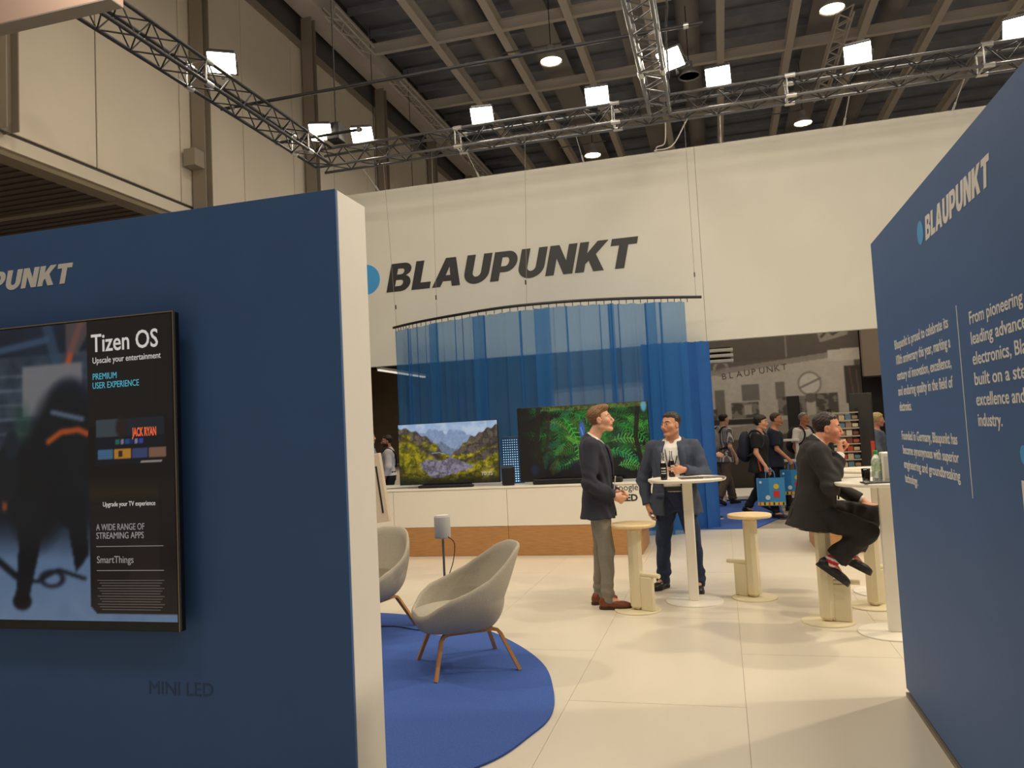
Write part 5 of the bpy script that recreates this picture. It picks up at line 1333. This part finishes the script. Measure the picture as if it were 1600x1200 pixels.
def std(s=1.0, lean=0.0, step=0.0, hd=None, elL=None, wrL=None, elR=None, wrR=None, headyaw=0, headpitch=0, toe=.15):
    T0 = (0, 0, .93*s); TM = rotm(0, -lean)
    tp = lambda x, y, z: tuple(A(*T0)+TM @ A(x, y, z))
    J = dict(pelvis=T0, TM=TM, head=tp(.022*s, 0, .735*s), HM=rotm(headyaw, headpitch))
    for sd, sg in (('L', 1), ('R', -1)):
        st_ = step*sg
        J['kn'+sd] = (st_*.42+.02*s+.04*(st_ < 0), sg*.095*s, .50*s); J['an'+sd] = (st_*.85-.05*abs(st_) - .0, sg*.09*s, .085*s+.07*(st_ < -.05))
        J['ft'+sd] = (A(math.cos(toe), sg*math.sin(toe), -.45*(st_ < -.05)), A(.45*(st_ < -.05), 0, 1))
        J['el'+sd] = (-.03*s, sg*.245*s, 1.13*s); J['wr'+sd] = (.07*s, sg*.255*s, .87*s)
        J['hand'+sd] = dict(fx=A(.15, 0, -1), ty=A(1, 0, .1), n=A(.1, -sg, 0))
    for k, v in (('elL', elL), ('wrL', wrL), ('elR', elR), ('wrR', wrR)):
        if v: J[k] = v
    return J

SUIT_NAVY = mat('navy_wool', srgb(44, 46, 60), .85, var=.08, nscale=200, bump=.15, bscale=300)
SUIT_SLATE = mat('slate_blue_wool', srgb(60, 68, 86), .85, var=.08, nscale=200, bump=.15, bscale=300)
SUIT_BLACK = mat('black_suiting', srgb(34, 31, 30), .8, var=.08, nscale=200, bump=.12, bscale=300)
TR_GREY = mat('grey_chino', srgb(134, 128, 116), .9, var=.06, nscale=80, bump=.15, bscale=200)
TR_DENIM = mat('dark_denim', srgb(38, 50, 78), .9, var=.14, nscale=60, bump=.15, bscale=300)
TR_BLACK = mat('black_trouser', srgb(26, 24, 24), .85, var=.06, nscale=60)
TR_KHAKI = mat('brown_trouser', srgb(98, 84, 68), .9, var=.08, nscale=40)
SHIRT_W = mat('white_shirt', srgb(230, 226, 220), .8, var=.03, nscale=60)
LEATHER = mat('brown_leather', srgb(118, 58, 30), .35, var=.15, nscale=30)
BLACKSHOE = mat('black_leather', srgb(22, 20, 20), .4)

# man in profile, grey trousers
J = std(.995, lean=-.02, headpitch=.16)
J.update(head=(.052, 0, 1.660), kneeR=(.02, -.1, .5), elR=(-.065, -.245, 1.105), wrR=(.150, -.150, .985), elL=(-.05, .24, 1.09), wrL=(.17, .10, .99), shR=(-.035, -.178, 1.43), shL=(-.035, .178, 1.43))
J['handR'] = dict(fx=A(.72, .45, -.45), ty=A(.5, .0, .85), n=A(-.35, .9, .1), curl=(.9, 1.1, .8), thumb=.6); J['handL'] = dict(fx=A(.7, -.5, -.4), ty=A(.5, 0, .85), n=A(-.3, -.9, 0), curl=(.8, 1, .7), thumb=.5)
J['anR'] = (.035, -.09, .085); J['ftR'] = (A(1, -.02, 0), A(0, 0, 1)); J['knR'] = (.045, -.095, .49); J['anL'] = (-.055, .12, .085); J['ftL'] = (A(.75, .65, 0), A(0, 0, 1)); J['knL'] = (-.01, .11, .49)
m1 = person((-1.105, 6.955, 0), math.radians(6), 'man in profile with short fair hair, navy jacket, grey trousers and brown shoes', J, skin=(.87, .66, .54), hairc=(.47, .33, .20), hstyle=dict(th=.009, quiff=1, line=.038), s=.995,
       top=dict(kind='jacket', mat=SUIT_NAVY, hem=-.135, button=.19, vent=-.06, flare=1.2, hx=-.016), under=dict(mat=SHIRT_W, collar=1, sleeve=.4, hem=0, cuffs=0), legs=dict(mat=TR_GREY, r=.006, cuff=.046, hem=-.07, belt=M_blackm, wr=.003), shoes=dict(mat=LEATHER, sole=mat('dark_sole', srgb(60, 36, 24), .6), laces=LEATHER))
LY = mat('blue_lanyard', srgb(38, 62, 132), .6)
mb = MB(); mb.tube(bezier_pts([(-.086, 0, 1.515), (-.06, -.055, 1.505), (.015, -.078, 1.475), (.075, -.06, 1.40), (.125, -.03, 1.28), (.142, 0, 1.18), (.125, .03, 1.28), (.075, .06, 1.40), (.015, .078, 1.475), (-.06, .055, 1.505), (-.086, 0, 1.515)], 50), .007, 6); mb.build('lanyard', LY, m1)
MB().box((.150, 0, 1.09), (.006, .08, .12), Matrix.Rotation(.15, 3, 'Y')).build('badge', SHIRT_W, m1)

# stout man facing the camera
s2 = .955
J = std(s2, lean=.0, headyaw=math.radians(-36))
J.update(head=(.035, 0, 1.585), elR=(-.04, -.315, 1.05), wrR=(.04, -.265, .80), elL=(.09, .295, 1.085), wrL=(.31, .125, 1.160), anR=(-.02, -.17, .085), knR=(.01, -.145, .47), anL=(.09, .175, .085), knL=(.06, .15, .47))
J['ftR'] = (A(.9, -.45, 0), A(0, 0, 1)); J['ftL'] = (A(1, .12, 0), A(0, 0, 1))
J['handL'] = dict(fx=A(.70, -.70, -.02), ty=A(0, 0, 1), n=A(-.7, -.7, 0), curl=(.45, .65, .45), thumb=.55); J['handR'] = dict(fx=A(.1, .1, -1), ty=A(1, .2, 0), n=A(0, 1, 0), curl=(.5, .6, .5))
m2 = person((-.475, 7.735, 0), math.radians(-94), 'stout man facing the camera in a blue-grey jacket and jeans, holding a dark bottle', J, skin=(.80, .58, .46), hairc=(.16, .11, .08), hstyle=dict(th=.010, line=.040, temple=.5), s=s2, g=1.16, belly=.05, fat=.007,
       top=dict(kind='jacket', mat=SUIT_SLATE, hem=-.17, wide=.078, button=.10, yoff=-.005), under=dict(mat=SHIRT_W, collar=1, sleeve=.4, hem=.055, cuffs=0), legs=dict(mat=TR_DENIM, r=.010, cuff=.062, hem=-.09, belt=M_blackm, wr=.004), shoes=dict(mat=BLACKSHOE))
mb = MB(); mb.tube(bezier_pts([(.0, -.085, 1.42), (.09, -.065, 1.37), (.150, -.045, 1.25), (.205, -.005, 1.08), (.155, .045, 1.25), (.07, .065, 1.37), (.0, .075, 1.42)], 36), .005, 6); mb.build('lanyard', mat('dark_lanyard', srgb(40, 44, 70), .6), m2)

# seated man
s3 = .965
TM = rotm(0, -.16)
J = dict(pelvis=(0, 0, .845), TM=TM, head=(.150, 0, 1.492), HM=rotm(math.radians(-6), -.10), neck=(.062, 0, 1.365), shR=(.045, -.185, 1.315), shL=(.045, .185, 1.315), elR=(.095, -.275, 1.055), wrR=(.205, -.135, 1.300), elL=(.15, .29, 1.06), wrL=(.405, .19, .905),
    hipR=(0, -.09, .835), hipL=(0, .09, .845), knR=(.345, -.185, .715), knL=(.475, .14, .825), anR=(.085, -.10, .475), anL=(.275, .12, .495), ftR=(A(.79, -.05, -.61), A(.61, 0, .79)), ftL=(A(.87, .02, -.49), A(.49, 0, .87)))
J['handR'] = dict(fx=A(.10, .42, .90), ty=A(-.1, .9, -.4), n=A(1, .1, -.1), curl=(1.0, 1.5, .9), thumb=.7); J['handL'] = dict(fx=A(.78, -.12, -.60), ty=A(0, -1, .1), n=A(-.6, 0, -.78), curl=(.25, .35, .2), thumb=.1)
sock_red = lambda p: np.where((np.sin(p[:, 2:3]*130+p[:, 0:1]*60) > .35), A(.85, .82, .80), A(.72, .14, .22))
m3 = person((.645, 6.50, 0), math.radians(3), 'man in a black suit sitting on a bar stool with his fist at his mouth', J, skin=(.83, .58, .46), hairc=(.15, .09, .07), hstyle=dict(th=.009, line=.050, temple=.35, nape=-.075), s=s3, g=1.06, belly=.02, fat=.004, stubble=.06,
       top=dict(kind='jacket', mat=SUIT_BLACK, hem=-.125, button=.12, wide=.03, vent=-.05, hx=-.02), under=dict(mat=SHIRT_W, collar=1, sleeve=.4, hem=0, cuffs=1), legs=dict(mat=TR_BLACK, r=.016, cuff=.078, hem=.16, wr=.004, stack=0), shoes=dict(mat=BLACKSHOE, laces=M_black, sock=mat_attr('striped_sock', .9), sockcol=sock_red))
# ------------------------------------------------------------------ people in the aisle behind
BP_GREY = mat('grey_backpack_cloth', srgb(142, 136, 130), .8, var=.1, nscale=30); BP_NAVY = mat('navy_backpack_cloth', srgb(32, 36, 52), .8, var=.1, nscale=30); BP_BLACK = mat('black_backpack_cloth', srgb(22, 22, 24), .8)
def backpack(loc, heading, m, label, z=1.0, sc=1.0, strap=None, pocket=None):
    """worn on the back of a figure at loc facing heading"""
    e = empty('backpack', loc, heading, label, 'backpack')
    F = Field((-.42, -.22, z-.05), (-.05, .22, z+.52), .011)
    F.ell((-.215, 0, z+.22), A(.095, .15, .24)*sc, None, 0); F.ell((-.24, 0, z+.12), A(.10, .15, .13)*sc, None, .04); F.ell((-.30, 0, z+.12), A(.05, .11, .10)*sc, None, .02)
    link('bag_body', F.mesh('bag_body', m), e)
    for sg in (-1, 1):
        MB().tube(bezier_pts([(-.14, sg*.09, z+.38), (-.06, sg*.105, z+.475), (.055, sg*.115, z+.46), (.128, sg*.13, z+.34), (.10, sg*.168, z+.20), (-.06, sg*.19, z+.10), (-.17, sg*.12, z+.06)], 24), .017, 6).build('strap', strap or BP_BLACK, e)
    MB().tube([(-.17, -.03, z+.44), (-.18, 0, z+.475), (-.17, .03, z+.44)], .008, 6).build('carry_loop', strap or BP_BLACK, e)
    if pocket: MB().lathe([(.03, 0), (.034, .02), (.034, .16), (.015, .19), (.015, .21)], (-.27, .12, z+.02), 14).build('side_bottle', pocket, e)
    return e
VX = .011
stripes = lambda p: np.where(np.sin(p[:, 1:2]*150+p[:, 0:1]*60) > .15, A(.80, .78, .75), A(.40, .38, .37))
M_print = mat_attr('printed_cotton', .85)
TEE_BLACK = mat('black_cotton', srgb(26, 25, 27), .9, var=.08, nscale=20); TEE_NAVY = mat('navy_cotton', srgb(36, 42, 62), .9, var=.08, nscale=20); TEE_WHITE = mat('white_cotton', srgb(206, 202, 198), .9); TEE_GREY = mat('grey_cotton', srgb(150, 158, 168), .9); TEE_GB = mat('grey_blue_cotton', srgb(104, 116, 130), .9, var=.2, nscale=14); DENIMJ = mat('denim_jacket', srgb(60, 86, 122), .9)
zf = -.02
J = std(.985, lean=.05, step=.28, headpitch=-.05, wrR=(.10, -.24, .92))
person((-.0, 15.6, zf+.015), math.radians(38), 'person in a striped short-sleeved shirt and brown trousers with a grey backpack', J, hairc=(.20, .11, .08), hstyle=dict(th=.008), vox=VX, s=.985, top=dict(kind='tee', mat=M_print, col=stripes, hem=-.10, sleeve=.75, collar=1, inf=.022), legs=dict(mat=TR_KHAKI, r=.020, cuff=.07, hem=.02), shoes=dict(mat=mat('dark_trainer', srgb(44, 42, 42), .7)))
backpack((-.0, 15.6, zf+.03), math.radians(38), BP_GREY, 'light grey backpack with black straps on the back of the striped shirt', z=1.0, pocket=mat('red_bottle', srgb(178, 84, 84), .4))
J = std(.935, lean=.08, step=-.30, headpitch=-.05, elR=(.02, -.22, 1.06), wrR=(.15, -.20, .84))
J['handR'] = dict(fx=A(.1, 0, -1), ty=A(1, 0, 0), n=A(0, 1, 0), curl=(1.3, 1.3, .8), thumb=.6)
person((.56, 13.45, zf+.015), math.radians(-18), 'dark-haired person in a black T-shirt carrying a blue shopping bag and a navy backpack', J, skin=(.84, .62, .50), hairc=(.10, .08, .07), hstyle=dict(th=.016, full=1, line=.028, nape=-.075, amp=.003), vox=VX, s=.935, g=1.03, top=dict(kind='tee', mat=TEE_BLACK, hem=-.14, sleeve=.72, inf=.024), legs=dict(mat=TR_BLACK, r=.014, cuff=.06), shoes=dict(mat=BLACKSHOE))
backpack((.56, 13.45, zf+.03), math.radians(-18), BP_NAVY, 'big navy backpack with a red strap on the person in the black T-shirt', z=.93, sc=1.08, strap=BP_NAVY)
rb_ = MB().tube(bezier_pts([(.01, -.185, 1.12), (.03, -.20, 1.0), (.05, -.205, .88), (.07, -.21, .76)], 10), .016, 6).build('red_webbing', mat('red_strap', srgb(150, 52, 40), .7)); rb_.location = (.56, 13.45, 0); rb_.rotation_euler = (0, 0, math.radians(-18)); tag(rb_, 'red webbing strap hanging at the side of the black T-shirt', 'strap')
J = std(.955, lean=.06, step=.22, elR=(.06, -.24, 1.08), wrR=(.24, -.22, .90))
J['handR'] = dict(fx=A(.4, 0, -.9), ty=A(.9, 0, .4), n=A(0, 1, 0), curl=(1.3, 1.3, .8), thumb=.6)
person((.86, 14.25, zf+.015), math.radians(-8), 'person in dark navy clothes walking close behind the black T-shirt', J, skin=(.78, .54, .42), hairc=(.26, .18, .13), hstyle=dict(th=.008, line=.045), vox=VX, s=.955, top=dict(kind='tee', mat=TEE_NAVY, hem=-.12, sleeve=.8, inf=.024), legs=dict(mat=TR_BLACK, r=.016, cuff=.06), shoes=dict(mat=BLACKSHOE))
J = std(.945, lean=.02, step=.12, headpitch=-.05)
person((1.45, 15.3, zf+.015), math.radians(-42), 'grey-haired person in a white T-shirt with black straps, behind the seated man', J, skin=(.76, .52, .42), hairc=(.50, .46, .42), hstyle=dict(th=.007, line=.050), vox=VX, s=.945, top=dict(kind='tee', mat=TEE_WHITE, hem=-.12, sleeve=.72, inf=.022), legs=dict(mat=TR_KHAKI, r=.018, cuff=.06), shoes=dict(mat=BLACKSHOE))
backpack((1.45, 15.3, zf+.03), math.radians(-42), BP_BLACK, 'black backpack on the back of the white T-shirt', z=.95, sc=1.05)
J = std(.90, headyaw=math.radians(5), headpitch=-.1)
person((2.50, 14.1, zf+.015), math.radians(-12), 'blond person in a blue-grey top beyond the right counter', J, skin=(.84, .60, .50), hairc=(.78, .68, .46), hstyle=dict(th=.013, full=1, line=.035, nape=-.06, amp=.003), vox=VX, s=.90, top=dict(kind='tee', mat=TEE_GB, hem=-.12, sleeve=1.7, inf=.022), legs=dict(mat=TR_BLACK, r=.016, cuff=.06), shoes=dict(mat=BLACKSHOE))
J = std(.90)
person((2.86, 13.6, zf+.015), math.radians(170), 'person in a blue denim jacket cut off by the right blue wall', J, hairc=(.2, .15, .1), hstyle=dict(th=.01), vox=VX, s=.90, top=dict(kind='tee', mat=DENIMJ, hem=-.12, sleeve=1.9, inf=.024, collar=1), legs=dict(mat=TR_BLACK, r=.016, cuff=.06), shoes=dict(mat=BLACKSHOE))
J = std(.93, headyaw=.2)
person((-6.30, 14.0, zf+.015), math.radians(196), 'bearded person in a white shirt with a dark shoulder strap beside the curtain', J, skin=(.74, .52, .42), hairc=(.16, .11, .09), hstyle=dict(th=.012, line=.04), vox=VX, s=.93, stubble=.8, top=dict(kind='tee', mat=TEE_WHITE, hem=.02, sleeve=1.8, inf=.018, collar=1), legs=dict(mat=TR_BLACK, r=.014, cuff=.055, belt=M_blackm), shoes=dict(mat=BLACKSHOE))
cb_ = MB().tube(bezier_pts([(-.12, .08, 1.34), (-.02, .12, 1.405), (.09, .06, 1.34), (.150, -.06, 1.14), (.06, -.19, .95), (-.12, -.1, 1.05), (-.15, .02, 1.22), (-.12, .08, 1.34)], 30), .016, 6).build('shoulder_strap', BP_BLACK); cb_.location = (-6.30, 14.0, 0); cb_.rotation_euler = (0, 0, math.radians(196)); tag(cb_, 'dark strap slung across the white shirt beside the curtain', 'strap')
J = std(.985, elR=(.02, -.25, 1.12), wrR=(.20, -.22, .95))
person((-6.28, 13.1, zf+.015), math.radians(10), 'person in a grey T-shirt mostly hidden behind the white wall end', J, hairc=(.3, .25, .2), hstyle=dict(th=.008), vox=VX, s=.985, top=dict(kind='tee', mat=TEE_GREY, hem=-.12, sleeve=.9, inf=.024), legs=dict(mat=TR_KHAKI, r=.016, cuff=.06), shoes=dict(mat=BLACKSHOE))
J = std(.97, elR=(.05, -.25, 1.10), wrR=(.28, -.19, 1.07), step=.2)
J['handR'] = dict(fx=A(1, .1, -.15), ty=A(0, .3, 1), n=A(0, 1, 0), curl=(.5, .6, .4))
person((-.42, 13.2, zf+.015), math.radians(4), 'person walking behind the blue curtain, one forearm showing at its edge', J, hairc=(.2, .15, .1), hstyle=dict(th=.008), vox=VX, s=.97, top=dict(kind='tee', mat=TEE_GREY, hem=-.12, sleeve=1.6, inf=.02), legs=dict(mat=TR_DENIM, r=.016, cuff=.06), shoes=dict(mat=BLACKSHOE, sole=M_letter_white))

# shopping bags
def bag(loc, rz, w, h, d, label, seed):
    e = empty('shopping_bag', loc, rz, label, 'bag', None)
    Mb_ = mat('blue_bag', srgb(58, 140, 196), .45); Md = mat('bag_deep_blue', srgb(40, 116, 178), .45); My = mat('bag_yellow', srgb(226, 186, 50), .45); Mr = mat('bag_red', srgb(206, 56, 44), .45); Mw = mat('bag_pale', srgb(200, 214, 220), .45)
    mb = MB(); t = .008
    for sg in (-1, 1): mb.box((0, sg*d/2, h/2), (w, t, h)); mb.box((sg*w/2, 0, h/2), (t, d, h))
    mb.box((0, 0, t/2), (w, d, t)); mb.build('bag_body', Mb_, e)
    for sg in (-1, 1): MB().tube(bezier_pts([(-.07, sg*d/2, h-.02), (-.06, sg*d*.3, h+.09), (0, sg*.01, h+.14), (.06, sg*d*.3, h+.09), (.07, sg*d/2, h-.02)], 16), .008, 6).build('handle', Md, e)
    y = -d/2-.006
    MB().box((-w*.26, y, h*.52), (w*.40, .003, h*.92)).build('printed_panel', Md, e); MB().box((0, y-.001, .035), (w*.98, .003, .05)).build('printed_border', My, e)
    for k in range(6): MB().box((-w*.42+k*w*.17, y-.003, .035), (w*.06, .002, .045)).build('border_mark', M_blackm if k % 2 else Mr, e)
    disc('yellow_disc', (w*.20, y-.002, h*.70), (1, 0, 0), (0, 0, 1), w*.10, .0015, My, e, 20); MB().box((w*.20, y-.002, h*.42), (w*.22, .003, h*.24), bev=.001).build('red_patch', Mr, e)
    disc('pale_patch', (-w*.12, y-.003, h*.30), (1, 0, 0), (0, 0, 1), w*.09, .0015, Mw, e, 16); disc('pale_mark', (-w*.36, y-.003, h*.86), (1, 0, 0), (0, 0, 1), w*.05, .0015, Mw, e, 16)
    return e
bag((.70, 13.22, .21), math.radians(-6), .42, .44, .14, 'light blue printed shopping bag carried by the person in black', 1)
bag((1.12, 14.0, .30), math.radians(-20), .40, .42, .14, 'second blue printed shopping bag half hidden behind the seated man', 2)
flush_texts()
